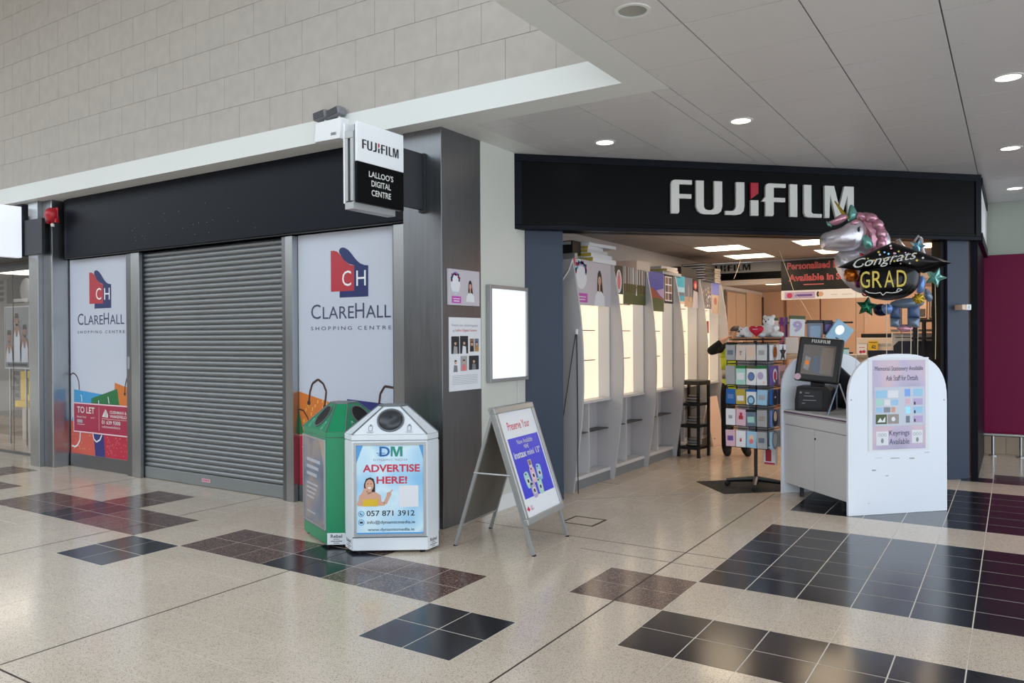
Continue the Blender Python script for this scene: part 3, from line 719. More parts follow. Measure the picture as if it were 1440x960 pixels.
for z0, z1 in ((2.56, 2.66), (3.17, 3.258)): MB('navy_frame').box(0, 2.06, 0, .11, z0, z1).build('frame_bar', ss)
MB('white').box(.05, 2.0, .012, .03, 2.68, 3.15).build('panel', ss)
# unseen deck added over the photo shop to stop sky light leaking in
S(MB('plaster').slab([(-1.4, 3.43), (-1.0, 3.43), (2.53, 6.96), (2.53, 12.5), (-1.4, 12.5)], 3.0, 3.4).build('ceiling_added_deck'), 'unseen closed deck added above the photo shop to keep sky light out')
S(MB('black_board').slab([dg(.0, .12), dg(4.95, .12), dg(4.95, .2), dg(.0, .2)], 2.571, 3.2).build('trim_11'), 'dark lintel over the shop entrance')
dv = T('entry_sensor', 'small white and brown sensor box on the right blue pillar', 'sensor', (2.43, 6.655, 1.82), R45)
MB('peach').box(-.055, -.005, -.05, .065, 0, .055).build('side_box', dv, bevel=.004); MB('white').box(-.005, .055, -.055, .065, -.002, .058).build('front_box', dv, bevel=.004)
MB('dark_ink').text('1', .025, .012, None, .032, -.057, bold=.01).build('symbol', dv)

# ------------------------------------------------------------------ posters on the pier, light box
def girl(mb, x, z, s, y):
    """printed portrait: long dark hair, pale blouse"""
    mb.use('hair').flat([(x-.11*s, z-.02*s), (x-.10*s, z+.2*s), (x-.08*s, z+.33*s), (x-.03*s, z+.4*s), (x+.04*s, z+.4*s), (x+.09*s, z+.32*s), (x+.12*s, z+.16*s), (x+.16*s, z-.05*s)], y-.0004)
    mb.use('paper').flat([(x-.24*s, z-.32*s), (x+.24*s, z-.32*s), (x+.22*s, z-.12*s), (x+.08*s, z-.02*s), (x-.08*s, z-.02*s), (x-.2*s, z-.12*s)], y-.0008)
    mb.use('skin').disc(x, z+.19*s, .068*s, y-.0012, .1*s).rect(x-.03*s, x+.03*s, z-.04*s, z+.12*s, y-.0010)
    mb.use('hair').flat([(x-.075*s, z+.22*s), (x-.06*s, z+.31*s), (x+.05*s, z+.32*s), (x+.08*s, z+.2*s), (x+.04*s, z+.28*s), (x-.03*s, z+.28*s)], y-.0016)
    mb.use('dark_ink').disc(x-.025*s, z+.205*s, .008*s, y-.0018, n=8).disc(x+.025*s, z+.205*s, .008*s, y-.0018, n=8)
    mb.use('pink_ink').rect(x-.02*s, x+.02*s, z+.132*s, z+.142*s, y-.0018)
def confetti_print(mb, cx, cz, r, y):
    cols = ('foil_sky', 'bag_blue', 'pink_ink', 'magenta', 'foil_purple', 'bag_blue')
    for k in range(22):
        a = math.pi*(.02+1.0*k/21); q = r*(.75+.3*random.random())
        mb.use(cols[k % 6]).disc(cx+q*math.cos(a), cz+q*math.sin(a), r*.16, y-.001, n=8)
def canvas(t, W, z0, z1):
    H = z1-z0
    MB('portrait_bg').box(0, W, 0, .022, z0, z1).build('canvas', t, bevel=.001)
    m = MB('paper').disc(.2*W, z0+.58*H, .15*W, -.001, .27*H)
    confetti_print(m, .2*W, z0+.68*H, .15*W, -.001)
    m.use('bag_blue').text('Perfect', .2*W, z0+.33*H, .14*W, .05*H, -.0025, shear=.3)
    m.use('magenta').rect(.08*W, .38*W, z0+.06*H, z0+.25*H, -.001)
    m.use('paper').rect(.12*W, .34*W, z0+.17*H, z0+.19*H, -.0018).rect(.14*W, .32*W, z0+.1*H, z0+.13*H, -.0018)
    girl(m, .68*W, z0+.38*H, .85*H, -.001)
    m.build('picture', t)
t = T('canvas_print', 'square canvas print of a long-haired girl on the steel pier', 'poster', (-.981, 2.094, 0), R90)
canvas(t, .43, 1.822, 2.118)
t = T('paper_poster', 'white paper poster with photo pairs taped below the canvas print', 'poster', (-1.001, 2.115, 0), R90)
MB('paper').box(0, .455, 0, .003, 1.112, 1.722).build('sheet', t)
m = MB('grey_ink').text('Restore your old photographs', .225, 1.642, .37, .026, -.001).text('at', .05, 1.602, .03, .018, -.001, 'l')
m.use('ad_red').text('Lalloo Digital Centre', .24, 1.6, .3, .026, -.001, bold=.01)
for (a, b, c, e, bgc, fg) in ((.03, .14, 1.42, 1.565, 'dark_ink', 'mid_grey'), (.15, .265, 1.42, 1.568, 'dark_ink', 'paper'), (.29, .35, 1.435, 1.545, 'skin_dark', 'dark_ink'), (.36, .42, 1.435, 1.545, 'film_grey', 'cardboard'),
                                (.04, .13, 1.27, 1.4, 'paper', 'grey'), (.155, .25, 1.275, 1.4, 'mid_grey', 'dot_pink'), (.275, .42, 1.28, 1.4, 'dark_ink', 'grey')):
    cx = (a+b)/2; hh = e-c
    m.use(bgc).rect(a, b, c, e, -.001).use(fg).flat([(cx-.03, c), (cx+.03, c), (cx+.025, c+.4*hh), (cx-.02, c+.45*hh)], -.0015).use('skin').disc(cx, c+.6*hh, .016, -.002, n=10)
    m.use('hair').flat([(cx-.018, c+.66*hh), (cx+.018, c+.66*hh), (cx+.01, c+.76*hh), (cx-.01, c+.76*hh)], -.0025)
m.use('film_text')
for k in range(6): m.rect(.04, .4, 1.165+.014*k, 1.17+.014*k, -.001)
m.build('picture', t)
t = T('light_box', 'switched-on blank white light box in an aluminium frame on the cream wall', 'light box', (-1.0, 2.652, 0), R90)
MB('lightbox').box(.03, .605, -.03, -.008, 1.19, 1.985).build('diffuser', t)
for r in ((0, .635, 1.158, 1.19), (0, .635, 1.985, 2.018), (0, .03, 1.19, 1.985), (.605, .635, 1.19, 1.985)): MB('alu_paint').box(r[0], r[1], -.045, .0, r[2], r[3]).build('frame_bar', t, bevel=.003)
MB('white').tube([(.5, -.003, 1.16), (.515, -.004, 1.0), (.50, -.004, .8), (.53, -.004, .55), (.5, -.014, .3), (.5, -.014, .14)], .0035, 6).build('power_cable', t)

# ------------------------------------------------------------------ pavement A-board
ab = T('a_frame_sign', 'aluminium A-frame pavement sign with a blue camera poster', 'pavement sign', (.0, 0, 0))
fl, fr, bl, br = Vector((.03, 1.745, 0)), Vector((-.035, 2.375, 0)), Vector((-.64, 1.68, 0)), Vector((-.715, 2.275, 0))
tl_, tr_ = Vector((-.315, 1.715, 1.015)), Vector((-.37, 2.315, 1.015))
def side_frame(A, B, TA, TB, sgn, front):
    u = (B-A).normalized(); up = (TA-A).normalized(); n = u.cross(up).normalized()*sgn
    W = (B-A).length; H = (TA-A).length
    Mx = Matrix(((u.x, -n.x, up.x, A.x), (u.y, -n.y, up.y, A.y), (u.z, -n.z, up.z, A.z), (0, 0, 0, 1)))
    for x0 in (0, W-.022):
        MB('alu_paint', Mx).box(x0, x0+.022, .0, .022, .012, H).build('leg', ab)
        MB('rubber', Mx).box(x0-.001, x0+.023, -.001, .023, 0, .012).build('foot', ab)
    return Mx, W, H
Mf, W, H = side_frame(fl, fr, tl_, tr_, 1, True)
MB('aluminium', Mf).box(-.005, W+.005, -.016, -.002, .235, H-.0).build('poster_backing', ab)
for r in ((-.012, W+.012, .22, .265), (-.012, W+.012, H-.03, H+.015), (-.012, .025, .265, H-.03), (W-.025, W+.012, .265, H-.03)):
    MB('alu_paint', Mf).box(r[0], r[1], -.034, -.002, r[2], r[3]).build('snap_frame', ab, bevel=.005)
sh_ = MB('paper', Mf).box(.025, W-.025, -.02, -.0165, .265, H-.03).build('poster', ab)
pr_ = MB('instax_blue', Mf); y = -.0205
pr_.rect(.075, W-.045, .395, .845, y)
pr_.use('ad_red').text('Preserve Your', W/2, .905, .37, .062, y, bold=.012)
pr_.use('letter_white').text('Now Available', W/2+.02, .79, .26, .036, y-.001).text('90€', W/2+.02, .748, .08, .032, y-.001)
pr_.text('instax', .1, .69, .2, .05, y-.001, 'l', .02).text('mini 13"', .32, .693, .23, .047, y-.001, 'l', .012)
pr_.use('ad_red').flat([(.055, .325), (.09, .345), (.105, .315), (.08, .305)], y).use('pale_pink').disc(.135, .325, .02, y-.0004).use('mid_grey').rect(.12, .165, .31, .318, y-.001)
def mini_camera(cx, cz, col, tilt):
    P = []
    for k in range(16):
        a = 2*math.pi*k/16; q = lambda v: math.copysign(abs(v)**.55, v)
        X, Z = .042*q(math.cos(a)), .062*q(math.sin(a)); P.append((cx+X*math.cos(tilt)-Z*math.sin(tilt), cz+X*math.sin(tilt)+Z*math.cos(tilt)))
    pr_.use(col).flat(P, y-.001)
    pr_.use('letter_white').disc(cx, cz-.008, .027, y-.0016, n=12).use('dark_ink').disc(cx, cz-.008, .015, y-.0022, n=10).rect(cx-.02, cx+.0, cz+.038, cz+.05, y-.0022)
mini_camera(.2, .52, 'mint', .15); mini_camera(.31, .545, 'pale_pink', .0); mini_camera(.42, .55, 'pale_blue', -.15); mini_camera(.255, .44, 'lilac', .1); mini_camera(.37, .45, 'mint', -.1)
pr_.use('letter_white').rect(.28, .335, .605, .66, y-.002); pr_.use('skin_dark').rect(.288, .327, .618, .655, y-.0026)
pr_.build('print', sh_)
Mb, W2, H2 = side_frame(bl, br, tl_, tr_, -1, False)
MB('bronze_panel', Mb).box(.02, W2-.02, .004, .012, .18, H2-.03).build('rear_panel', ab)
MB('alu_paint', Mb).box(.02, W2-.02, 0, .02, .16, .18).build('rear_bar', ab)
MB('alu_paint').tube([tl_+Vector((0, -.02, .012)), tr_+Vector((0, .02, .012))], .016, 8).build('hinge_bar', ab)
MB('alu_paint').tube([fl.lerp(tl_, .55), bl.lerp(tl_, .55)], .007, 6).build('stay', ab)
MB('alu_paint').tube([fr.lerp(tr_, .55), br.lerp(tr_, .55)], .007, 6).build('stay', ab)

# ------------------------------------------------------------------ recycling bins: three wide faces and three narrow corners
def hexa(L, c, z, inset=0.):
    """corner ring; first edge is a wide face along +x starting at the origin, the next edges turn by 60 degrees"""
    P = []; x = y = 0.; a = 0.
    for k in range(6):
        P.append((x, y)); l = L if k % 2 == 0 else c
        x += l*math.cos(a); y += l*math.sin(a); a += math.pi/3
    cx = sum(p[0] for p in P)/6; cy = sum(p[1] for p in P)/6
    return P, (cx, cy)
def make_bin(name, label, loc, rz, body, lid_txt, open_face):
    L, c = .54, .145
    t = T(name, label, 'bin', loc, rz, 'recycling bins by the steel pier')
    P, C = hexa(L, c, 0)
    ins = lambda s, z: [(C[0]+(p[0]-C[0])*s, C[1]+(p[1]-C[1])*s, z) for p in P]
    MB(body).loft(ins(1, .02), ins(1, .812)).build('body', t, bevel=.004)
    MB(body).loft(ins(1.006, .816), ins(1.006, .856)).build('rim', t, bevel=.003)
    MB('bin_seam').loft(ins(.99, .80), ins(.99, .86)).build('seam', t)
    # lid: hexagonal frustum
    P2, C2 = hexa(.13, .09, 0)
    top = [(C[0]+p[0]-C2[0], C[1]+p[1]-C2[1], 1.045) for p in P2]
    base = ins(1.0, .858)
    lid = MB(body).loft(base, top).build('lid', t, bevel=.003)
    edge = MB('bin_seam')
    for a, b in zip(base, top): edge.tube([a, b], .006, 6)
    edge.build('lid_edge', t)
    MB('bin_seam').loft([(p[0], p[1], 1.045) for p in top], [(p[0], p[1], 1.056) for p in top]).build('lid_cap', t)
    for k in (0, 2, 4):                        # a round opening in each wide lid face
        A, B, Ct, Dt = [Vector(q) for q in (base[k], base[k+1], top[k+1], top[k])]
        u = (B-A).normalized(); mid = (A+B)/2; up = ((Ct+Dt)/2-mid); hl = up.length; up.normalize(); n = u.cross(up).normalized()
        ctr = mid+up*hl*.5
        Mx = Matrix(((u.x, -n.x, up.x, ctr.x), (u.y, -n.y, up.y, ctr.y), (u.z, -n.z, up.z, ctr.z), (0, 0, 0, 1)))
        r = .088
        n_ = 24; ringv = []
        rg = MB('bin_seam', Mx)
        for q in ((r+.012, .002), (r+.012, -.008), (r, -.008), (r, .002)): ringv += [(q[0]*math.cos(2*math.pi*i/n_), q[1], q[0]*math.sin(2*math.pi*i/n_)) for i in range(n_)]
        rg.add(ringv, [(a*n_+i, ((a+1) % 4)*n_+i, ((a+1) % 4)*n_+(i+1) % n_, a*n_+(i+1) % n_) for a in range(4) for i in range(n_)]).build('opening_ring', t)
        if lid_txt == 'white' and k == 0:
            MB('bin_ball', Mx).ball((0, .0, 0), (r, .045, r), 20, 10).build('flap', t, smooth=1, label='dark domed flap in the round opening')
            MB('black', Mx).disc(.005, .0, .008, -.047, n=10).build('flap_hole', t)
        else:
            o = MB('bin_dark', Mx).disc(0, 0, r, -.002, n=24).build('opening', t)
        ic = MB('grey_ink' if body == 'bin_white' else 'mint', Mx)
        for sx in (-1, 1):
            ic.ribbon([(sx*.14-.014, -.05), (sx*.14-.012, -.09), (sx*.14+.012, -.09), (sx*.14+.014, -.05), (sx*.14-.014, -.05)], .004, -.003).rect(sx*.14-.008, sx*.14+.008, -.05, -.035, -.003).rect(sx*.14-.03, sx*.14+.03, -.1, -.098, -.003).rect(sx*.14-.02, sx*.14+.02, -.108, -.105, -.003)
        ic.build('icon_print', t)
    for k in (0, 2, 4):                        # advert frame in each wide face
        A, B = Vector(ins(1, 0)[k]), Vector(ins(1, 0)[k+1]); u = (B-A).normalized(); n = Vector((u.y, -u.x, 0))
        Mx = Matrix(((u.x, -n.x, 0, A.x), (u.y, -n.y, 0, A.y), (0, 0, 1, 0), (0, 0, 0, 1)))
        for r in ((.012, .53, .126, .142), (.012, .53, .782, .8), (.012, .03, .142, .782), (.512, .53, .142, .782)):
            MB('alu_paint', Mx).box(r[0], r[1], -.012, .004, r[2], r[3]).build('advert_frame', t)
        advert_poster(t, Mx, name, k)
        MB('bin_seam', Mx).box(0, L, -.002, .002, .112, .12).build('kick_line', t)
        # maker's label on the narrow corner next to the face
    for k in (1, 3, 5):
        A, B = Vector(ins(1, 0)[k]), Vector(ins(1, 0)[(k+1) % 6]); u = (B-A).normalized(); n = Vector((u.y, -u.x, 0))
        Mx = Matrix(((u.x, -n.x, 0, A.x), (u.y, -n.y, 0, A.y), (0, 0, 1, 0), (0, 0, 0, 1)))
        m = MB('paper', Mx).rect(.004, c-.004, .022, .108, -.0015)
        m.use('dark_ink').text('Rebel', c/2, .072, .085, .026, -.0025, bold=.015).rect(.05, .095, .06, .064, -.0025).rect(.03, .115, .045, .05, -.0025).rect(.05, .095, .032, .036, -.0025)
        m.build('maker_label', t)
    m = MB('rubber')
    for k in range(6): m.lathe([(.02, 0), (.02, .02)], 8, (C[0]+(P[k][0]-C[0])*.85, C[1]+(P[k][1]-C[1])*.85))
    o = m.build('foot', t); o['kind'] = 'stuff'
    return t
def advert_poster(t, Mx, name, k):
    s = MB('advert_wash' if name == 'white_bin' and k == 0 else 'film_wash', Mx).box(.03, .512, -.006, -.001, .142, .782).build('advert', t, label='blue advert poster' if name == 'white_bin' and k == 0 else None)
    y = -.0068
    if name == 'white_bin' and k == 0:
        m = MB('ad_blue_deep', Mx)
        m.rect(.03, .512, .142, .152, y+.0004)
        m.flat([(.03, .782), (.03, .65), (.08, .782)], y+.0004).flat([(.512, .782), (.512, .68), (.48, .782)], y+.0004)
        m.use('ad_logo_blue').text('D', .235, .7, .075, .072, y, bold=.02).rect(.185, .24, .708, .714, y).rect(.175, .24, .722, .727, y)
        m.use('ad_teal').flat([(.278+(a-5.165)*.085/1.035, .7+b*.072) for a, b in FUJI['m']], y)
        m.use('grey_ink').text('DYNAMIC MEDIA', .277, .668, .245, .016, y, sp=1.2)
        m.use('ad_red').text('ADVERTISE', .282, .588, .41, .055, y, bold=.03).text('HERE!', .285, .503, .22, .054, y, bold=.03)
        m.use('dark_ink').text('057 871 3912', .275, .271, .345, .04, y, bold=.012).text('info@dynamicmedia.ie', .278, .209, .345, .03, y, bold=.01).text('www.dynamicmedia.ie', .278, .158, .335, .026, y, bold=.01)
        m.use('ad_logo_blue').disc(.065, .288, .022, y).disc(.065, .226, .022, y).use('ad_blue').disc(.065, .288, .019, y-.0004).disc(.065, .226, .019, y-.0004).use('dark_ink').ribbon([(.057, .297), (.06, .285), (.073, .279)], .006, y-.0008).rect(.054, .076, .219, .233, y-.0008)
        m.use('paper').rect(.335, .475, .335, .49, y)
        # woman in a yellow top: one hand on her cheek, the other pointing up
        m.use('hair').flat([(.083, .43), (.085, .5), (.1, .54), (.13, .552), (.155, .54), (.165, .5), (.165, .43)], y-.0004)
        m.use('skin').disc(.125, .495, .03, y-.001, .042, 16).rect(.11, .14, .43, .465, y-.0008)
        m.flat([(.04, .345), (.215, .345), (.205, .42), (.17, .445), (.085, .445), (.05, .42)], y-.0008)
        m.ribbon([(.045, .35), (.07, .41), (.1, .47)], .028, y-.0012).ribbon([(.2, .36), (.235, .36), (.262, .42)], .026, y-.0012).disc(.264, .428, .017, y-.0014).ribbon([(.266, .43), (.29, .462)], .008, y-.0014)
        m.use('yellow').flat([(.075, .342), (.185, .342), (.182, .4), (.15, .388), (.13, .4), (.11, .388), (.08, .395)], y-.0016)
        m.use('paper').disc(.125, .475, .012, y-.0016, .008, 10).use('dark_ink').disc(.114, .505, .004, y-.0016, n=8).disc(.136, .505, .004, y-.0016, n=8)
        m.build('advert_print', s)
    else:
        m = MB('film_text', Mx)
        for q in range(3): m.rect(.1, .42-.04*q, .60-.055*q, .625-.055*q, y)
        for q in range(4): m.rect(.1, .36-.03*q, .42-.035*q, .435-.035*q, y)
        m.rect(.1, .3, .2, .212, y)
        m.use('sand_print').flat([(.4, .78), (.5, .78), (.5, .6)], y)
        m.build('advert_print', s)
make_bin('white_bin', 'white six-sided recycling bin with a blue advert poster', (-1.128, 1.124, 0), math.radians(35), 'bin_white', 'white', 0)
make_bin('green_bin', 'green six-sided recycling bin behind the white one', (-1.90, 1.372, 0), math.radians(-25), 'bin_green', 'green', 0)

# ================================================================== INSIDE THE PHOTO SHOP
# ------------------------------------------------------------------ wall units with curved white fins along the left wall
PITCH = .935; FY = [3.88+PITCH*k for k in range(6)]
FIN = [(-.80, 0), (-.765, .25), (-.73, .5), (-.70, .75), (-.685, 1.0), (-.682, 1.2), (-.69, 1.5), (-.71, 1.75), (-.74, 2.0), (-.775, 2.2), (-.80, 2.33)]
def fin_mb(): return MB('fin').prism([(x, z) for x, z in FIN]+[(-1.205, 2.33), (-1.205, 0)], -.014, .014)
fin_me = fin_mb().mesh('fin')
wu = ['nearest the entrance', 'second from the entrance', 'third from the entrance', 'fourth from the entrance, behind the black rack', 'fifth and deepest in the shop']
for k in range(5):
    y0, y1 = .016, PITCH-.016
    t = T('wall_shelf_unit', 'backlit white wall shelving bay with curved fin, '+wu[k], 'shelving', (0, FY[k], 0), 0, 'backlit shelving bays')
    inst('fin', fin_me, t)
    if k == 4: inst('fin', fin_me, t, (0, PITCH, 0))
    MB('plinth').box(-1.2, -.845, y0, y1, 0, .1).build('plinth', t)
    MB('shelf_white').box(-1.2, -.832, y0, y1, .1, .135).build('bottom_shelf', t)
    MB('shelf_white').box(-1.2, -.828, y0, y1, .865, .892).build('ledge', t)
    MB('shelf_back').box(-1.2, -1.0, y0, y1, .136, .864).build('lower_back', t)
    MB('shelf_white').box(-.998, -.85, PITCH*.46, PITCH*.46+.014, .136, .864).build('divider', t)
    MB('shelf_edge').box(-.998, -.86, y0, PITCH*.46-.001, .555, .563).build('glass_shelf', t); MB('shelf_edge').box(-.998, -.86, PITCH*.46+.015, y1, .555, .563).build('glass_shelf', t)
    MB('lit_panel').box(-1.2, -.97, y0, y1-.002, .893, 2.32).build('light_panel', t, label='glowing cream back panel')
    for z in (1.30, 1.62, 1.93):
        MB('shelf_edge').box(-.969, -.955, .02, PITCH*.85, z, z+.008).build('shelf_rail', t)
    MB('shelf_white').box(-.968, -.836, y1-.022, y1, .893, 2.32).build('upright', t)
    MB('shelf_white').box(-1.2, -.83, y0, y1, 2.32, 2.335).build('top_board', t)

# photographs hung from the tops of the bays
def hang(name, label, y0, y1, z0, z1, fn, x=-.815):
    t = T(name, label, 'photo print', (x, y0, 0), R90, 'photo prints above the shelving')
    MB('paper').box(0, y1-y0, 0, .006, z0, z1).build('sheet', t)
    m = MB('paper'); fn(m, y1-y0, z0, z1); m.build('picture', t); return t
def p_girl(m, W, z0, z1):
    H = z1-z0; m.use('portrait_bg').rect(0, W, z0, z1, -.001).use('paper').disc(.2*W, z0+.6*H, .14*W, -.0015, .25*H)
    confetti_print(m, .2*W, z0+.7*H, .15*W, -.0015); m.use('magenta').rect(.08*W, .36*W, z0+.06*H, z0+.26*H, -.0015).use('paper').rect(.12*W, .32*W, z0+.17*H, z0+.19*H, -.002).rect(.12*W, .3*W, z0+.11*H, z0+.13*H, -.002)
    girl(m, .68*W, z0+.36*H, 1.12*H, -.0015); m.use('ad_red').rect(.0, .05*W, z1-.2*H, z1, -.002)
def p_couple(m, W, z0, z1):
    H = z1-z0; m.use('frame_dark').rect(0, W, z0, z1, -.001).use('paper').disc(W*.5, z0+.45*H, W*.33, -.0015, H*.42).use('dot_pink').disc(W*.5, z0+.45*H, W*.2, -.002, H*.3).use('skin').disc(W*.5, z0+.72*H, W*.12, -.0025)
def p_forest(m, W, z0, z1):
    H = z1-z0; m.use('forest_green').rect(0, W, z0, z1, -.001).use('paper').rect(0, W, z0+.55*H, z1, -.0012)
    for k in range(13): a = W*(k+.2*random.random())/13; m.use('tree_print').rect(a, a+W*(.03+.03*random.random()), z0+.3*H, z1, -.0015)
    m.use('grass_print').flat([(0, z0), (W, z0), (W, z0+.22*H), (.6*W, z0+.3*H), (.4*W, z0+.27*H), (0, z0+.35*H)], -.002)
    m.use('paper').flat([(.52*W, z0+.25*H), (.58*W, z0+.25*H), (.56*W, z0+.5*H)], -.0025).use('skin').disc(.557*W, z0+.52*H, .012, -.0028)
def p_mount(m, W, z0, z1):
    H = z1-z0; m.use('sky_print').rect(0, W, z0, z1, -.001).use('rock_print').flat([(0, z0+.25*H), (W, z0+.2*H), (W, z0+.33*H), (.7*W, z0+.4*H), (.45*W, z0+.52*H), (.2*W, z0+.6*H), (0, z0+.58*H)], -.0015).use('grass_print').flat([(0, z0), (W, z0), (W, z0+.3*H), (.5*W, z0+.35*H), (0, z0+.3*H)], -.002)
    m.use('lilac').flat([(W, z0+.34*H), (.75*W, z0+.41*H), (.5*W, z0+.53*H), (W, z0+.6*H)], -.0014)
def p_grid(m, W, z0, z1):
    H = z1-z0; m.use('frame_dark').rect(0, W, z0, z1, -.001).use('paper').rect(.1*W, .86*W, z0+.08*H, z1-.08*H, -.0013)
    for i in range(2):
        for j in range(3): m.use('collage' if (i+j) % 2 else 'skin_dark').rect(W*(.14+.37*i), W*(.46+.37*i), z0+H*(.12+.27*j), z0+H*(.35+.27*j), -.0016)
def p_sea(m, W, z0, z1):
    H = z1-z0; m.use('sea_print').rect(0, W, z0, z1, -.001).use('pale_blue').rect(0, W, z0+.42*H, z0+.6*H, -.0013).use('foil_slate').rect(0, W, z0+.3*H, z0+.42*H, -.0013).use('peach').rect(0, W, z0, z0+.1*H, -.0013)
def p_statue(m, W, z0, z1):
    H = z1-z0; m.use('film_grey').rect(0, W, z0, z1, -.001).use('sand_print').rect(0, W, z0, z0+.35*H, -.0013).use('wood_grey').flat([(.4*W, z0+.2*H), (.65*W, z0+.2*H), (.6*W, z0+.7*H), (.5*W, z0+.8*H)], -.0016)
def p_lady(m, W, z0, z1):
    H = z1-z0; m.use('frame_dark').rect(0, W, z0, z1, -.001).use('portrait_bg').flat([(0, z0), (W, z0), (.9*W, z0+.55*H), (.2*W, z0+.6*H)], -.0013).use('bag_red').disc(.5*W, z0+.78*H, .3*W, -.0015, .15*H).use('skin').disc(.5*W, z0+.76*H, .16*W, -.002, .09*H)
def p_crowd(m, W, z0, z1):
    H = z1-z0; m.use('collage').rect(0, W, z0, z1, -.001)
    for k in range(40): m.use(random.choice(('paper', 'mid_grey', 'frame_dark', 'skin'))).disc(W*(.08+.84*random.random()), z0+H*(.06+.7*random.random()), .016, -.0015, .02, 8)
def p_beach(m, W, z0, z1):
    H = z1-z0; m.use('sky_print').rect(0, W, z0+.6*H, z1, -.001).use('sand_print').rect(0, W, z0, z0+.6*H, -.001).use('rock_print').disc(.5*W, z0+.4*H, .2*W, -.0015, .12*H)
for a in [('photo_print', 'grey portrait print of a girl with balloons, nearest the entrance', 3.915, 4.78, 1.88, 2.345, p_girl),
          ('photo_print', 'narrow dark wedding photo print beside the forest print', 4.88, 5.10, 2.03, 2.345, p_couple),
          ('photo_print', 'forest photo print with tall trunks and a bride', 5.11, 5.755, 1.925, 2.35, p_forest),
          ('photo_print', 'photo print of a red hill under a violet sky', 5.835, 6.315, 1.865, 2.35, p_mount),
          ('photo_print', 'dark framed photo collage in two columns', 6.325, 6.64, 1.975, 2.345, p_grid),
          ('photo_print', 'turquoise seaside photo print', 6.73, 7.05, 1.985, 2.35, p_sea),
          ('photo_print', 'photo print of a statue under a grey-blue sky', 7.06, 7.34, 1.95, 2.345, p_statue),
          ('photo_print', 'portrait print of a woman in a red headscarf', 7.35, 7.6, 1.94, 2.35, p_lady),
          ('photo_print', 'busy photo collage print full of faces', 7.68, 8.16, 1.95, 2.35, p_crowd),
          ('photo_print', 'sandy beach photo print, last in the row', 8.17, 8.5, 1.885, 2.345, p_beach)]:
    hang(*a)
rc = T('red_notice', 'small plain red card on the deepest shelving bay', 'card', (-.93, 8.2, 0), R90)
MB('logo_red').box(0, .17, -.004, 0, 1.6, 1.78).build('card', rc)
tf = T('tinsel_ornament', 'small magenta tinsel ornament on the ledge of the deepest bay', 'ornament', (-.87, 7.86, .893))
m = MB('magenta')
for k in range(26): m.ball((random.gauss(0, .022), random.gauss(0, .03), .02+.16*random.random()), .014, 6, 4)
o = m.build('tinsel', tf); o['kind'] = 'stuff'; MB('foil_purple').lathe([(.03, 0), (.03, .02)], 10).build('base', tf)

# wall cable on the first fin
hk = T('hanging_cable', 'thin dark cable looped over a white hook on the first fin', 'cable', (0, 3.862, 0))
MB('white').box(-.755, -.735, -.02, .003, 1.58, 1.63).build('hook', hk, bevel=.003)
MB('dark_ink').tube([(-.745, -.012, 1.6), (-.74, -.012, 1.2), (-.735, -.014, .7), (-.738, -.012, .3), (-.73, -.02, .01)], .005, 6).build('cable', hk)
MB('dark_ink').tube([(-.75, -.014, 1.6), (-.78, -.012, 1.45), (-.84, -.012, 1.1), (-.9, -.012, .75), (-.96, -.012, .5)], .004, 6).build('cable', hk)
MB('white').tube([(-.79, -.004, 2.32), (-.83, -.005, 2.22), (-.92, -.006, 2.1), (-1.0, -.006, 2.02)], .006, 6).build('white_cord', hk)

# things stacked on top of the bays
def stack_box(name, label, cat, x0, x1, y0, y1, z0, z1, mat, edge=None, rz=0.):
    t = T(name, label, cat, ((x0+x1)/2, (y0+y1)/2, z0), rz, 'boxes stored on top of the shelving')
    w_, d_ = (x1-x0)/2, (y1-y0)/2
    MB(mat).box(-w_, w_, -d_, d_, 0, z1-z0).build('body', t, bevel=.003)
    if edge: MB(edge).box(-w_+.01, w_+.002, -d_-.002, -d_, .006, z1-z0-.006).build('end_label', t)
    return t
zt = 2.336
stack_box('flat_box', 'lowest white box of the pile on the first bay', 'box', -1.15, -.78, 4.28, 4.85, zt, zt+.05, 'paper', 'book_yellow')
stack_box('flat_box', 'second white box of the pile on the first bay', 'box', -1.15, -.8, 4.26, 4.8, zt+.05, zt+.095, 'paper', 'book_yellow', .03)
stack_box('flat_box', 'third white box of the pile, with a yellow end', 'box', -1.15, -.83, 4.28, 4.72, zt+.095, zt+.135, 'shelf_white', 'book_yellow', -.04)
stack_box('flat_box', 'fourth white box of the pile on the first bay', 'box', -1.15, -.86, 4.3, 4.7, zt+.135, zt+.175, 'paper', 'book_yellow', .05)
stack_box('flat_box', 'topmost white box of the pile, turned towards the shop', 'box', -1.12, -.82, 4.34, 4.9, zt+.175, zt+.21, 'paper', None, -.08)
stack_box('carton', 'small cream carton on top of the second bay', 'box', -1.1, -.8, 5.45, 5.85, zt, zt+.11, 'laminate', 'peach')
stack_box('album', 'grey album lying on top of the third bay', 'album', -1.15, -.8, 6.25, 6.9, zt, zt+.04, 'mid_grey')
stack_box('album', 'cream album on the grey one above the third bay', 'album', -1.12, -.8, 6.3, 6.85, zt+.04, zt+.075, 'laminate', 'book_yellow', .1)
stack_box('album', 'pale album at the top of the album pile', 'album', -1.1, -.83, 6.35, 6.8, zt+.075, zt+.11, 'shelf_white', None, -.1)
stack_box('dark_case', 'dark storage case between the albums and the frames', 'case', -1.15, -.84, 7.0, 7.6, zt, zt+.15, 'frame_dark')
for k in range(7):
    stack_box('picture_frame', 'dark picture frame, number %s from the bottom of the right-hand frame pile' % ('one two three four five six seven'.split()[k]), 'frame', -1.12, -.78, 7.75+.01*(k % 2), 8.2, zt+.036*k, zt+.034+.036*k, 'frame_dark', 'mid_grey', .04*(-1)**k)
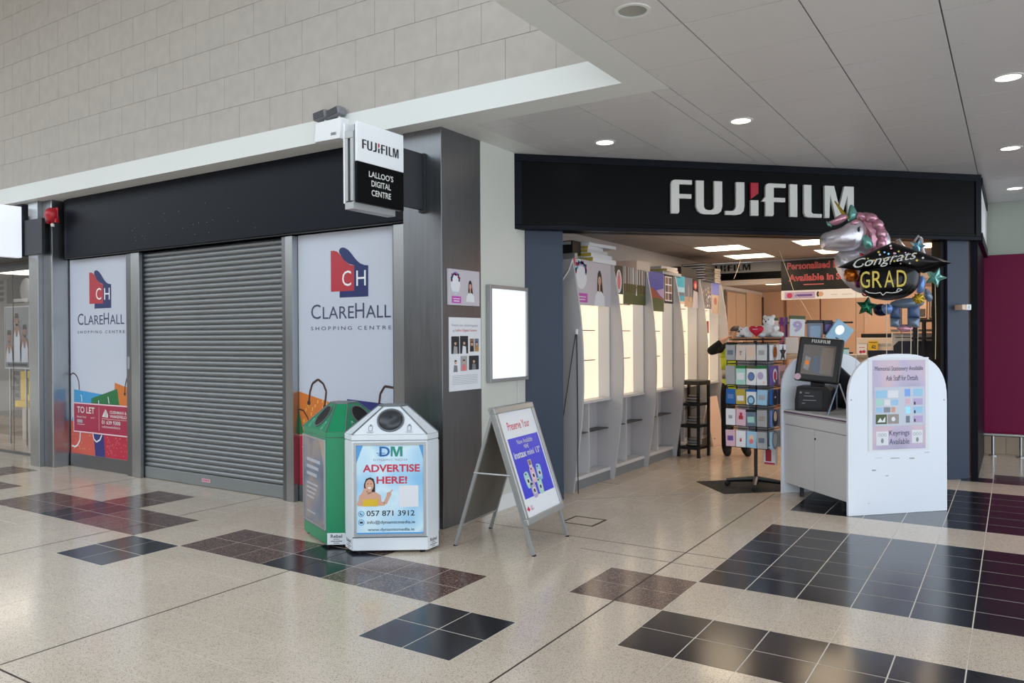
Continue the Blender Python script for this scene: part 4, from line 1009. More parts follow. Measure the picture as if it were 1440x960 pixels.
for k in range(6):
    stack_box('picture_frame', 'grey picture frame, number %s from the bottom of the deepest frame pile' % ('one two three four five six'.split()[k]), 'frame', -1.1, -.8, 8.26+.008*(k % 2), 8.54, zt+.036*k, zt+.034+.036*k, 'wood_grey', 'mid_grey', .03*(-1)**k)
lt = T('strip_light', 'grey strip light bar on top of the first bay end', 'lamp', (-1.19, 3.95, 2.34))
MB('alu_paint').box(0, .38, 0, .06, .0, .06).build('bar', lt, bevel=.006); MB('black').box(.0, .02, -.004, .064, -.002, .07).build('end_cap', lt)
dk = T('dark_case', 'black case against the wall above the entrance end of the shelving', 'case', (-1.19, 4.05, 2.42))
MB('black_plastic').box(0, .3, 0, .18, -.02, .12).build('body', dk, bevel=.004); MB('mid_grey').box(.02, .28, -.002, 0, .08, .11).build('label_strip', dk)

# ------------------------------------------------------------------ black plastic rack and leaning board
rk = T('black_rack', 'small black four-tier plastic rack with packs on its shelves', 'rack', (-.62, 6.84, 0), math.radians(-8))
w_, d_ = .14, .14
for sx in (-1, 1):
    for sy in (-1, 1): MB('black_plastic').box(sx*w_-.016, sx*w_+.016, sy*d_-.016, sy*d_+.016, 0, .93).build('leg', rk)
for z in (.1, .38, .66): MB('black_plastic').box(-w_+.016, w_-.016, -d_-.012, d_+.012, z, z+.035).build('shelf', rk)
MB('black_plastic').box(-w_-.02, w_+.02, -d_-.02, d_+.02, .93, .985).build('top', rk, bevel=.006)
nm = ['bottom', 'middle', 'upper']
for k, z in enumerate((.135, .415, .695)):
    for j in range(3):
        a = T('plastic_pack', 'grey striped plastic pack, %s of three on the %s shelf of the black rack' % (('lowest', 'middle', 'top')[j], nm[k]), 'pack', (-.62+.01*j, 6.84, z+.036*j), math.radians(-8+9*(j-1)), 'packs on the black rack')
        MB('mid_grey' if j % 2 else 'wood_grey').ball((0, 0, .018), (.105-.01*j, .10, .018), 12, 6).build('bag', a, smooth=1)
        MB('dark_ink').box(-.06, .06, -.006, .006, .034, .0365).build('stripe', a)
bd = T('leaning_board', 'pale rectangular board leaning against the shelving', 'board', (-.655, 7.97, 0), math.radians(80))
MB('peach', Matrix.Rotation(math.radians(-11), 4, 'X')).box(-.18, .18, -.012, .012, 0, .7).build('panel', bd)
MB('dark_ink', Matrix.Rotation(math.radians(-11), 4, 'X')).rect(-.12, -.09, .1, .115, -.013).build('mark', bd)

# ------------------------------------------------------------------ back room
cb = T('back_cabinet', 'tall beige cupboard front with shelves in the back room', 'cabinet', (-1.18, 10.0, 0), R90)
MB('cupboard_grey').box(0, 1.1, .0, .03, 0, 2.34).build('carcass', cb)
for x0, x1 in ((.02, .5), (.52, 1.08)): MB('cupboard').box(x0, x1, -.02, 0, 0, 2.3).build('door', cb)
MB('laminate').box(.02, 1.0, -.12, -.021, 1.55, 1.58).build('shelf', cb)
cb = T('back_cabinet', 'tall plain tan cupboard at the end of the back room', 'cabinet', (-1.18, 11.15, 0), R90)
MB('cupboard').box(0, 1.0, -.02, .03, 0, 2.34).build('door', cb); MB('black').box(1.02, 1.14, -.02, .03, 0, 2.3).build('dark_gap', cb)
mo = T('wall_monitor', 'dark grey monitor on the left wall of the back room', 'monitor', (-1.2, 9.45, 0), R90)
MB('cupboard_grey').box(0, .5, -.04, 0, 1.65, 2.05).build('screen', mo); MB('black').box(-.02, .52, -.03, -.0, 1.63, 2.07).build('frame', mo)
bw = T('wall_strip', 'narrow black vertical channel on the beige back wall', 'wall strip', (.1, 12.38, 0))
MB('black').box(0, .09, -.03, .01, 1.4, 2.1).build('channel', bw)
for k in range(5):
    t = T('wall_cupboard', 'warm beige wall cupboard door, %s from the left behind the counter' % ('first', 'second', 'third', 'fourth', 'fifth')[k], 'cabinet', (-.75+.62*k+(.12 if k > 1 else 0), 12.36, 0), 0, 'cupboards on the back wall')
    MB('back_wall').box(.005, .6, -.03, .03, .9, 2.3).build('door', t, bevel=.003); MB('cupboard').box(.005, .6, -.0, .035, .85, .9).build('lower_edge', t)
dl = T('round_ceiling_lamp', 'small bright ceiling lamp in the back room', 'ceiling light', (-.33, 9.75, 2.4))
MB('panel_light').lathe([(.0, -.02), (.14, -.02), (.14, 0)], 20).build('diffuser', dl); MB('white').lathe([(.15, -.012), (.15, 0)], 20).build('rim', dl)
ld = D.lights.new('back_room_lamp', 'POINT'); ld.energy = 45; ld.color = (1, .88, .74); ld.shadow_soft_size = .15
lo = D.objects.new('back_room_lamp', ld); COL.objects.link(lo); lo.parent = dl; lo.location = (1.3, 1.0, -.15)
# work counter with printers behind the kiosk
ct = T('service_counter', 'long laminate service counter across the back of the shop', 'counter', (.1, 8.9, 0))
MB('laminate').box(0, 2.3, 0, .55, 0, 1.24).build('carcass', ct); MB('wood_grey').box(-.03, 2.33, -.04, .58, 1.24, 1.28).build('worktop', ct)
pt = T('photo_printer', 'cream photo printer with a black lid on the service counter', 'printer', (1.0, 9.05, 1.281))
MB('laminate').prism([(0, 0), (.55, 0), (.55, .19), (.5, .24), (0, .24)], 0, .4).build('body', pt, bevel=.008); MB('black').box(.05, .45, .05, .35, .24, .3).build('lid', pt, bevel=.01)
MB('mid_grey').box(.03, .5, -.004, 0, .12, .16).build('slot', pt)
for n_, lab, xx, c1, c2 in (('card_pack', 'small white card with pink figures leaning on the printer', 1.02, 'paper', 'pink_ink'), ('card_pack', 'yellow card with dark print leaning on the printer', 1.16, 'yellow', 'dark_ink')):
    t = T(n_, lab, 'card', (xx, 8.99, 1.281)); MB(c1).box(0, .125, 0, .02, 0, .15 if c1 == 'paper' else .2).build('card', t); m = MB(c2); m.disc(.045, .04, .022, -.001).disc(.085, .045, .022, -.001).rect(.02, .1, .1, .108, -.001) if c1 == 'paper' else m.ribbon([(.1, .12), (.06, .13), (.05, .1), (.1, .095)], .012, -.001).rect(.01, .12, .17, .18, -.001); m.build('print', t)
nb = T('navy_screen', 'dark navy rounded desk screen behind the balloons', 'desk screen', (1.58, 8.15, 0))
MB('navy').prism([(0, .9), (.6, .9), (.6, 1.42), (.55, 1.48), (.06, 1.48), (0, 1.42)], 0, .04).build('panel', nb, bevel=.004)
MB('navy').box(-.3, 0, 0, .04, .9, 1.36).build('side_panel', nb); MB('white').box(.6, .62, -.01, .05, .9, 1.45).build('edge', nb)
for x in (-.25, .55): MB('dark_metal').box(x, x+.04, 0, .04, 0, .9).build('leg', nb)
pt = T('large_printer', 'off-white large printer with dark tray at the right back', 'printer', (1.52, 8.45, 0))
MB('shelf_white').box(0, .58, 0, .4, .0, 1.58).build('body', pt, bevel=.015); MB('grey').box(-.0, .6, -.06, .1, 1.6, 1.63).build('tray', pt)
MB('dark_ink').box(.05, .5, -.005, .0, 1.52, 1.53).build('slot', pt)
tb = T('display_table', 'black metal display stand with photo frames near the right pillar', 'table', (1.8, 8.0, 0))
MB('black_plastic').box(0, .62, 0, .3, 1.72, 1.75).build('top', tb)
for x in (.02, .12, .58):
    for yv in (.01, .27): MB('black_plastic').box(x, x+.025, yv, yv+.025, 0, 1.72).build('leg', tb)
MB('black_plastic').box(0, .62, 0, .3, 1.5, 1.52).build('lower_shelf', tb)
for k, (xx, mt, hh) in enumerate(((.06, 'peach', .34), (.19, 'wood_grey', .42), (.32, 'pink_ink', .3), (.45, 'peach', .36))):
    t = T('framed_photo', 'photo frame leaning on the black display stand, %s from the left' % ('first', 'second', 'third', 'fourth')[k], 'frame', (1.8+xx, 8.13, 1.752), 0, 'photo frames on the black stand')
    Mx = Matrix.Rotation(math.radians(-14), 4, 'X'); MB('frame_dark', Mx).box(0, .11, -.008, .008, 0.004, hh*.8).build('frame', t); MB(mt, Mx).rect(.01, .1, .02, hh*.8-.015, -.009).build('photo', t)
    MB('collage', Mx).rect(.02, .09, .03, hh*.4, -.0096).build('subject', t)

# ------------------------------------------------------------------ revolving card stand
mt = T('floor_mat', 'thin dark mat under the revolving card stand', 'mat', (.6, 5.1, 0), math.radians(43))
MB('mat_black').box(-.42, .42, -.28, .38, .001, .007).build('mat', mt)
SX, SY, SR = .665, 5.075, math.radians(-7)
sp = T('card_spinner', 'tall black wire revolving stand hung with packed cards and badges', 'display stand', (SX, SY, .007), SR)
MB('black_plastic').tube([(0, 0, .03), (0, 0, 1.5)], .018, 10).build('pole', sp)
for k in range(4):
    a = math.radians(20+90*k); c_, s_ = math.cos(a), math.sin(a)
    MB('black_plastic').tube([(0, 0, .09), (c_*.15, s_*.15, .075), (c_*.29, s_*.29, .06)], [.03, .025, .02], 8).build('foot_arm', sp)
    b = MB('rubber'); b.ball((c_*.28, s_*.28, .029), (.03, .03, .029), 10, 6); b.build('castor', sp)
HS = .212; TZ = (.43, .645, .86, 1.055, 1.3); TT = (.63, .845, 1.045, 1.28, 1.49)
for k, z in enumerate(TZ):
    m = MB('black_plastic')
    for zz in (z, TT[k]-.012):
        for a, b in (((-HS, -HS), (HS, -HS)), ((HS, -HS), (HS, HS)), ((HS, HS), (-HS, HS)), ((-HS, HS), (-HS, -HS))): m.tube([(a[0], a[1], zz), (b[0], b[1], zz)], .0045, 6)
    for sx in (-1, 1):
        m.tube([(sx*HS, -HS, z), (-sx*HS, HS, z)], .004, 6)
    m.build('tier_frame', sp)
for sx in (-1, 1):
    for sy in (-1, 1): MB('black_plastic').tube([(sx*HS, sy*HS, .42), (sx*HS, sy*HS, 1.49)], .005, 6).build('corner_wire', sp)
MB('black_plastic').lathe([(.0, 1.505), (.255, 1.505), (.262, 1.52), (.255, 1.513), (0, 1.513)], 28).build('top_tray', sp, smooth=1)
MB('shelf_back').box(-.005, .005, -HS+.02, HS-.02, .45, 1.47).box(-HS+.02, HS-.02, -.005, .005, .45, 1.47).build('core_panel', sp)

def pack(label, x, y, z, rz, w_, h_, bagc, header, motif, tilt=0., depth=.022):
    """card in a clear bag: backing card, coloured header, printed motif"""
    t = T('card_pack', label, 'card pack', (x, y, z), rz, 'packs on the card stand')
    Mx = Matrix.Rotation(tilt, 4, 'Y')
    MB(bagc, Mx).box(-w_/2, w_/2, -depth/2, depth/2, 0, h_).build('bag', t, bevel=.003)
    if header: MB(header, Mx).box(-w_/2-.001, w_/2+.001, -depth/2-.001, depth/2+.001, h_*.86, h_+.001).build('header', t)
    if motif:
        m = MB('paper', Mx); yv = -depth/2-.0012
        for (kind, col, a, b, r) in motif:
            m.use(col)
            cx, cz = a*w_, b*h_
            if kind == 'o': m.disc(cx, cz, r*w_, yv, r*w_*1.25, 16)
            elif kind == 'r': m.rect(cx-r*w_, cx+r*w_, cz-r*h_*.5, cz+r*h_*.5, yv)
            elif kind == 's': m.flat([(cx+r*w_*(1 if q % 2 == 0 else .45)*math.sin(q*math.pi/5), cz+r*w_*(1 if q % 2 == 0 else .45)*math.cos(q*math.pi/5)) for q in range(10)], yv)
            elif kind == 't': m.text(col_t.get(a, '9'), 0, b*h_, .55*w_, r*h_, yv, bold=.03)
            yv -= .0008
        m.build('motif', t)
    return t
col_t = {}
def on_face(face, u):     # local position on the stand -> world
    lx, ly, rz = (u, -HS-.021, 0) if face == 'f' else (HS+.021, u, R90)
    return SX+lx*math.cos(SR)-ly*math.sin(SR), SY+lx*math.sin(SR)+ly*math.cos(SR), SR+rz
BADGE = lambda c1, c2: (('o', c1, 0, .52, .34), ('o', c2, 0, .52, .24))
tiers = ['lowest', 'second lowest', 'middle', 'second highest', 'top']
fronts = {
 4: [('mid_grey', None, (('r', 'film_grey', 0, .5, .3),), 'grey side-on pack'), ('laminate', None, (('r', 'wood_grey', 0, .55, .12), ('o', 'wood_grey', 0, .4, .08)), 'cream pack with a slim charm'), ('laminate', None, (('r', 'peach', 0, .68, .3), ('r', 'peach', 0, .42, .3)), 'cream pack with a lettered card'), ('shelf_white', None, (('r', 'mid_grey', 0, .5, .3),), 'pale pack at the corner')],
 3: [('mid_grey', None, None, 'grey pack'), ('mint', 'bag_green', (('r', 'paper', 0, .45, .38),), 'pale green topped pack'), ('paper', 'grass_print', (('o', 'film_grey', 0, .45, .36), ('o', 'foil_blue', 0, .45, .26)), 'pack with a grey-blue oval badge'), ('paper', 'bag_green', (('o', 'lilac', -.08, .5, .3), ('r', 'peach', .25, .15, .12)), 'pack with a lilac ribbon motif')],
 2: [('ad_logo_blue', None, (('r', 'foil_blue', 0, .5, .3),), 'deep blue pack'), ('book_yellow', None, (('r', 'paper', 0, .4, .35),), 'yellow edged pack'), ('paper', 'ad_logo_blue', (('o', 'foil_sky', 0, .3, .4), ('o', 'pale_blue', 0, .3, .25)), 'white pack with a blue header and balloon'), ('pale_blue', None, (('r', 'mid_grey', 0, .5, .3),), 'pale blue pack')],
 1: [('paper', None, (('r', 'mid_grey', 0, .5, .2),), 'plain white pack'), ('pale_pink', None, (('r', 'logo_red', 0, .5, .22), ('o', 'pink_ink', 0, .7, .15)), 'white pack with red figures'), ('foil_slate', 'black', (('r', 'mint', 0, .4, .36),), 'slate pack with a black header'), ('mid_grey', None, (('r', 'wood_grey', 0, .5, .3),), 'grey corner pack')],
 0: [('pale_pink', None, (('r', 'violet', 0, .5, .3),), 'violet banded pack'), ('paper', None, (('r', 'dot_pink', 0, .5, .1), ('o', 'logo_red', 0, .4, .1)), 'white pack with a slim red figure'), ('pale_blue', None, (('o', 'peach', 0, .6, .28), ('o', 'dot_pink', 0, .4, .2)), 'light blue pack with a pink badge'), ('mid_grey', None, (('r', 'film_grey', 0, .5, .3),), 'grey pack at the corner')],
}
rights = {
 4: [('paper', None, BADGE('wood_grey', 'foil_orange'), 'white pack with a round gold badge'), ('paper', None, (('s', 'dark_ink', .0, .45, .5),), 'white pack with a black star')],
 3: [('violet', None, (('o', 'paper', 0, .5, .3), ('o', 'pink_ink', 0, .48, .2), ('o', 'grass_print', .1, .15, .12)), 'violet pack with a white and red badge'), ('pale_pink', None, (('r', 'wood_grey', 0, .5, .4),), 'dusky pink pack')],
 2: [('ad_logo_blue', None, (('o', 'navy', 0, .5, .35), ('r', 'paper', 0, .5, .1)), 'deep blue round badge pack'), ('navy', None, (('r', 'film_grey', 0, .5, .3),), 'navy pack')],
 1: [('foil_blue', None, (('o', 'navy', 0, .5, .38), ('o', 'peach', 0, .62, .22)), 'blue pack with an orange topped badge'), ('wood_grey', None, (('r', 'mid_grey', 0, .5, .3),), 'taupe pack')],
 0: [('pale_blue', None, (('o', 'film_grey', 0, .5, .42), ('o', 'mid_grey', 0, .5, .3)), 'pale blue pack with a grey oval badge'), ('mid_grey', None, (('r', 'lilac', 0, .5, .3),), 'grey lilac pack')],
}
for k in range(5):
    H_ = TT[k]-TZ[k]-.035
    for j, (b_, h_, mo_, lab) in enumerate(fronts[k]):
        x, y, rz = on_face('f', -.162+.108*j); pack(lab+', '+tiers[k]+' tier, left face of spinner', x, y, TZ[k]+.012, rz, .1, H_, b_, h_, mo_, .03*((j+k) % 3-1))
    for j, (b_, h_, mo_, lab) in enumerate(rights[k]):
        x, y, rz = on_face('r', -.106+.208*j); pack(lab+', '+tiers[k]+' tier, right face of spinner', x, y, TZ[k]+.012, rz, .185, H_, b_, h_, mo_, .02*((j+k) % 3-1))
# low pack hanging beside the counter
t = T('card_pack', 'red and white pack hanging low beside the white counter', 'card pack', (.84, 5.12, .25), SR, 'packs on the card stand')
MB('paper').box(-.1, .02, -.03, .03, .0, .165).build('bag', t); MB('logo_red').rect(-.08, -.02, .03, .15, -.0312).use('pink_ink').rect(-.095, .015, .0, .02, -.0314).build('motif', t)
MB('black_plastic').tube([(-.04, 0, .165), (-.06, -.0, .19)], .004, 6).build('hook', t)

# plush toys on the tray
def plush(label, x, y, z, rz, balls, extra):
    t = T('plush_toy', label, 'soft toy', (x, y, z), rz, 'soft toys on the card stand')
    m = MB('plush')
    for c, r in balls: m.ball(c, r, 14, 9)
    o = m.build('body', t, smooth=1)
    rm = o.modifiers.new('blend', 'REMESH'); rm.mode = 'VOXEL'; rm.voxel_size = .009; rm.use_smooth_shade = True
    for nm_, mat_, c, r in extra: MB(mat_).ball(c, r, 10, 7).build(nm_, t, smooth=1)
    return t
TZP = 1.534
plush('small white plush dog lying on the tray of the card spinner', SX-.075, SY-.05, TZP, math.radians(-30),
      [((0, 0, .05), (.07, .05, .05)), ((.0, -.055, .065), (.05, .045, .045)), ((-.045, -.04, .085), (.022, .018, .035)), ((.045, -.04, .085), (.022, .018, .035)), ((-.06, -.03, .02), (.03, .05, .02)), ((.06, -.03, .02), (.03, .05, .02))],
      [('nose', 'black', (.0, -.1, .068), .011), ('eye', 'black', (-.02, -.092, .085), .006), ('eye', 'black', (.022, -.092, .085), .006)])
pb = plush('large white plush bear holding a red heart on the card spinner tray', SX+.13, SY+.06, TZP, math.radians(-10),
      [((0, 0, .09), (.095, .08, .09)), ((-.01, -.01, .2), (.07, .065, .065)), ((-.06, 0, .255), (.025, .02, .025)), ((.045, 0, .258), (.025, .02, .025)), ((.12, -.07, .04), (.09, .045, .04)), ((-.06, -.09, .035), (.045, .08, .035)), ((.09, -.03, .12), (.035, .07, .035)), ((-.09, -.04, .12), (.035, .06, .035)), ((-.01, -.065, .19), (.03, .025, .025))],
      [('nose', 'black', (-.01, -.09, .198), .01), ('eye', 'black', (-.035, -.068, .22), .007), ('eye', 'black', (.015, -.068, .22), .007)])
pb.scale = (.84, .84, .84)
t = T('plush_heart', 'shiny red plush heart between the two white toys', 'soft toy', (SX+.055, SY-.16, TZP), math.radians(-5))
hp = [(.075*math.sin(a)**3*1.0, .075*.85*(.8125*math.cos(a)-.3125*math.cos(2*a)-.125*math.cos(3*a)-.0625*math.cos(4*a))+.075) for a in [2*math.pi*k/32 for k in range(32)]]
MB('plush_red').puff(hp, .035, 0, 7).build('heart', t, smooth=60); MB('pale_pink').rect(-.025, .025, .085, .092, -.0365).build('stitching', t)

# ------------------------------------------------------------------ second rack with hanging packs behind the kiosk
h2 = T('hook_rack', 'black slim hook rack with hanging packs behind the kiosk', 'display stand', (1.0, 6.2, 0), math.radians(25))
MB('black_plastic').tube([(0, 0, 0), (0, 0, 1.72)], .018, 8).build('pole', h2)
for k in range(4):
    a = math.radians(45+90*k); MB('black_plastic').tube([(0, 0, .03), (.24*math.cos(a), .24*math.sin(a), .02)], .016, 8).build('foot_arm', h2)
MB('black_plastic').tube([(-.5, 0, 1.7), (.42, 0, 1.7)], .01, 8).build('hook_bar', h2)
MB('black_plastic').tube([(-.5, 0, 1.36), (.42, 0, 1.36)], .01, 8).build('hook_bar', h2)
def hung(label, xp, yp0, yp1, wpx, cols, depth=9.05, tilt=0., num=None):
    p = at_depth((xp[0]+xp[1])/2, yp1, depth); q = at_depth((xp[0]+xp[1])/2, yp0, depth)
    w_ = (xp[1]-xp[0])*depth/FPX; h_ = q.z-p.z
    t = T('hanging_pack', label, 'card pack', p, YAW*-1*-1, 'packs hanging behind the kiosk')
    t.rotation_euler = (0, 0, -YAW*-1 if False else -YAW*0+0.57)
    Mx = Matrix.Translation((0, 0, h_/2)) @ Matrix.Rotation(tilt, 4, 'Y') @ Matrix.Translation((0, 0, -h_/2))
    MB(cols[0], Mx).box(-w_/2, w_/2, -.02, .02, 0, h_).build('bag', t, bevel=.003)
    if cols[1]: MB(cols[1], Mx).box(-w_/2-.001, w_/2+.001, -.021, .021, h_*.84, h_+.001).build('header', t)
    m = MB(cols[2], Mx)
    if num: m.text(num, 0, h_*.2, w_*.62, h_*.55, -.0215, bold=.05)
    elif cols[2] == 'foil_silver': m.disc(-.1*w_, h_*.62, w_*.22, -.0215, w_*.26, 16).use('logo_blue').rect(-.05*w_, .42*w_, h_*.2, h_*.27, -.0222)
    else: m.rect(-w_*.36, w_*.36, h_*.12, h_*.7, -.0215)
    m.build('motif', t)
    return t
DP = project((1.0, 6.2, 1.5))[2]
hung('white pack with a big pink number nine and a green header', (1110, 1131), 444, 473, 0, ('paper', 'grass_print', 'lilac'), DP-.08, .05, '9')
hung('dark blue-grey pack left of the light blue one', (1135, 1156), 450, 477, 0, ('film_grey', 'frame_dark', 'foil_slate'), DP-.05)
hung('tilted light blue pack with a silver motif above the kiosk', (1166, 1194), 453, 484, 0, ('pale_blue', None, 'foil_silver'), DP-.12, .62)
hung('green and white pack at the left end of the hook rack', (1088, 1094), 447, 470, 0, ('peach', 'grass_print', 'pale_pink'), DP-.03)
hung('dark red slim pack beside the white plush bear', (1096, 1101), 446, 486, 0, ('foil_purple', None, 'logo_red'), DP-.03)
hung('plum slim pack left of the number nine pack', (1103, 1107), 446, 480, 0, ('violet', None, 'foil_purple'), DP-.02)
hung('large plain cream pack below the number nine pack', (1104, 1122), 474, 497, 0, ('laminate', None, 'laminate'), DP-.06)
hung('small green topped pack under the light blue pack', (1181, 1193), 489, 503, 0, ('shelf_white', 'bag_green', 'mint'), DP-.1)
hung('dark navy pack half hidden behind the light blue pack', (1158, 1170), 450, 470, 0, ('navy', None, 'violet'), DP-.07)

# ------------------------------------------------------------------ white counter with arched ends and photo kiosk
kc = T('kiosk_counter', 'white kiosk counter with two arched end panels', 'counter', (1.689, 4.211, 0), R45)
def arch(x0, x1, top, spring):
    P = [(x0, .0), (x1, .0)]; cx = (x0+x1)/2; a_, b_ = (x1-x0)/2, top-spring
    for k in range(25):
        t_ = math.pi*k/24; q = lambda v, e: math.copysign(abs(v)**e, v)
        P.append((cx+a_*q(math.cos(t_), .72), spring+b_*q(math.sin(t_), .82)))
    return P
MB('counter_white').prism(arch(0, .99, 1.392, .98), 0, .028).build('end_panel', kc, bevel=.004)
MB('counter_white').prism(arch(0, .99, 1.385, .97), 1.035, 1.063).build('end_panel', kc, bevel=.004)
MB('counter_grey').box(.045, .93, .03, 1.033, .12, .79).build('carcass', kc)
MB('counter_grey').box(.022, .95, .03, 1.033, .795, .83).build('worktop', kc)
MB('purple_edge').box(.019, .022, .032, 1.031, .802, .814).build('edge_strip', kc)
MB('counter_grey').box(.022, .045, .032, 1.031, .69, .79).build('drawer_strip', kc)
for a, b in ((.034, .53), (.534, 1.029)):
    d_ = MB('counter_grey').box(.026, .044, a, b, .11, .684).build('door', kc, bevel=.002)
MB('dark_metal').tube([(.02, .515, .6), (.028, .515, .6)], .01, 10).build('lock', kc)
MB('navy', Matrix.Rotation(R90, 4, 'Z')).prism([(.03, .831), (1.033, .831), (1.033, 1.26), (.75, 1.1), (.3, .87), (.03, .85)], -.64, -.62).build('upstand', kc)
for x in (.1, .85):
    for yv in (.2, .85): MB('dark_metal').tube([(x, yv, 0), (x, yv, .12)], .02, 8).build('foot', kc)
m = MB('mid_grey')
for cx, cz, w_, h_ in ((.3, .49, .07, .006), (.46, .48, .09, .02), (.63, .47, .05, .03), (.25, .38, .04, .03), (.38, .33, .03, .02), (.78, .52, .05, .012), (.2, .1, .02, .01)): m.rect(cx-w_/2, cx+w_/2, cz, cz+h_*.4, -.0006)
m.build('print', kc)
for cx, cz in ((.03, 1.0), (.96, .98)): MB('mid_grey').disc(cx, cz, .008, -.0008, n=8).build('screw', kc)
po = T('counter_poster', 'pale poster about memorial stationery and keyrings on the counter end', 'poster', (1.689, 4.211, 0), R45)
MB('paper').box(.195, .80, -.004, -.001, .548, 1.36).build('sheet', po)
m = MB('poster_wash').rect(.235, .765, .562, 1.338, -.0045)
y = -.005
m.use('logo_grey').text('Memorial Stationery Available', .5, 1.235, .48, .05, y-.001).text('Ask Staff for Details', .53, 1.16, .32, .045, y-.001)
m.use('panel_white').rect(.255, .755, .765, 1.105, y-.001)
for (a, b, c_, e_, mt_) in ((.265, .375, 1.01, 1.075, 'pale_blue'), (.385, .49, 1.01, 1.075, 'paper'), (.265, .335, .945, 1.0, 'mint'), (.35, .41, .945, .995, 'paper'), (.42, .49, .945, .995, 'pale_blue'), (.27, .33, .885, .93, 'pale_blue'), (.345, .41, .885, .93, 'grey_ink'), (.42, .46, .885, .93, 'skin'),
                          (.265, .375, .785, .868, 'grass_print'), (.385, .495, .785, .868, 'wood_grey'), (.555, .61, 1.02, 1.085, 'foil_blue'), (.64, .735, 1.02, 1.085, 'pale_blue'), (.56, .61, .95, 1.0, 'pale_pink'), (.64, .735, .945, 1.0, 'lilac'), (.56, .61, .87, .93, 'foil_sky'), (.64, .735, .87, .93, 'pale_blue'), (.565, .605, .79, .85, 'film_grey'), (.64, .735, .79, .85, 'lilac')):
    m.use(mt_).rect(a, b, c_, e_, y-.0016)
m.use('paper').flat([(.28, .80), (.31, .84), (.33, .81), (.36, .85), (.36, .8)], y-.002).disc(.44, .825, .02, y-.002)
for q in range(3): m.use('dark_ink').disc(.655, .815+.075*q, .008, y-.0022, n=8).rect(.648, .662, .795+.075*q, .81+.075*q, y-.0022)
m.use('logo_grey').text('Keyrings', .5, .668, .2, .06, y-.001).text('Available', .5, .605, .2, .05, y-.001)
m.use('paper').rect(.27, .39, .60, .72, y-.001).rect(.625, .735, .61, .725, y-.001).use('grey_ink')
for cx in (.33, .68):
    for k in range(3): m.ribbon([(cx-.03+.03*k+.012*math.cos(a), .69+.012*math.sin(a)) for a in [k2*.785 for k2 in range(9)]], .003, y-.0016)
    m.disc(cx, .64, .014, y-.0018, .022, 10)
m.build('picture', po)

def kl(x, y, z=0.):    # counter-local to world
    return (1.689+.70711*(x-y), 4.211+.70711*(x+y), z)
# kiosk: faces the cabinet front (-x of the counter), turned a little to the viewer
ki = T('photo_kiosk', 'black touch-screen photo kiosk standing on the white counter', 'kiosk', kl(.265, .845, .833), 0.)
MB('black_plastic').prism([(-.18, 0), (.15, 0), (.15, .2), (.1, .235), (-.16, .235), (-.18, .1)], -.14, .14).build('printer_base', ki, bevel=.01)
MB('dark_metal').box(-.14, .08, -.148, -.141, .03, .2).build('front_plate', ki)
m = MB('mid_grey')
for a, b, c_ in ((-.09, .0, .14), (-.1, .02, .1), (-.08, -.04, .17), (-.11, -.08, .07)): m.rect(a, b, c_, c_+.006, -.1495)
m.disc(-.12, .175, .01, -.1495, n=10); m.build('print', ki)
MB('black_plastic').box(-.06, .06, .0, .07, .235, .3).build('neck', ki)
Ms = Matrix.Translation((.0, -.05, .27)) @ Matrix.Rotation(math.radians(-14), 4, 'X') @ Matrix.Rotation(math.radians(5), 4, 'Y')
sc1 = MB('black_plastic', Ms).box(-.205, .205, -.03, .03, 0, .44).build('screen_housing', ki, bevel=.018)
scr = MB('screen', Ms).box(-.15, .15, -.034, -.03, .065, .36).build('screen', ki)
m = MB('screen_pic', Ms); m.rect(.02, .13, .08, .34, -.0345).use('mid_grey').flat([(-.13, .12), (-.08, .1), (-.07, .23), (-.12, .25)], -.0348).use('foil_orange').disc(-.1, .18, .018, -.0352, .026).use('film_grey').flat([(-.05, .09), (.03, .08), (.02, .25), (-.05, .25)], -.0348).build('print', scr)
m = MB('letter_white', Ms); fujifilm(m, -.085, .384, .17, .032, 'letter_white', 'mid_grey', -.0315); m.build('word_mark', sc1)
MB('pale_pink', Ms).disc(-.17, .035, .032, -.0325, n=14).build('round_sticker', sc1)
lh = T('leaflet_holder', 'small tent-shaped leaflet stand beside the kiosk', 'leaflet holder', kl(.22, .44, .831), math.radians(10))
MB('foil_slate').add([(-.1, -.09, 0), (-.1, .09, 0), (-.085, .09, 0), (-.085, -.09, 0), (-.01, -.09, .27), (-.01, .09, .27), (.0, .09, .28), (.0, -.09, .28)], [(0, 1, 5, 4), (1, 2, 6, 5), (2, 3, 7, 6), (3, 0, 4, 7), (0, 3, 2, 1), (4, 5, 6, 7)]).build('left_leaf', lh)
MB('mid_grey').add([(.1, -.09, 0), (.1, .09, 0), (.09, .09, 0), (.09, -.09, 0), (.012, -.09, .275), (.012, .09, .275), (.001, .09, .28), (.001, -.09, .28)], [(0, 1, 5, 4), (1, 2, 6, 5), (2, 3, 7, 6), (3, 0, 4, 7), (0, 3, 2, 1), (4, 5, 6, 7)]).build('right_leaf', lh)
MB('rock_print').add([(-.097, -.08, .03), (-.097, .08, .03), (-.06, .08, .14), (-.06, -.08, .14)], [(3, 2, 1, 0)]).build('picture', lh)

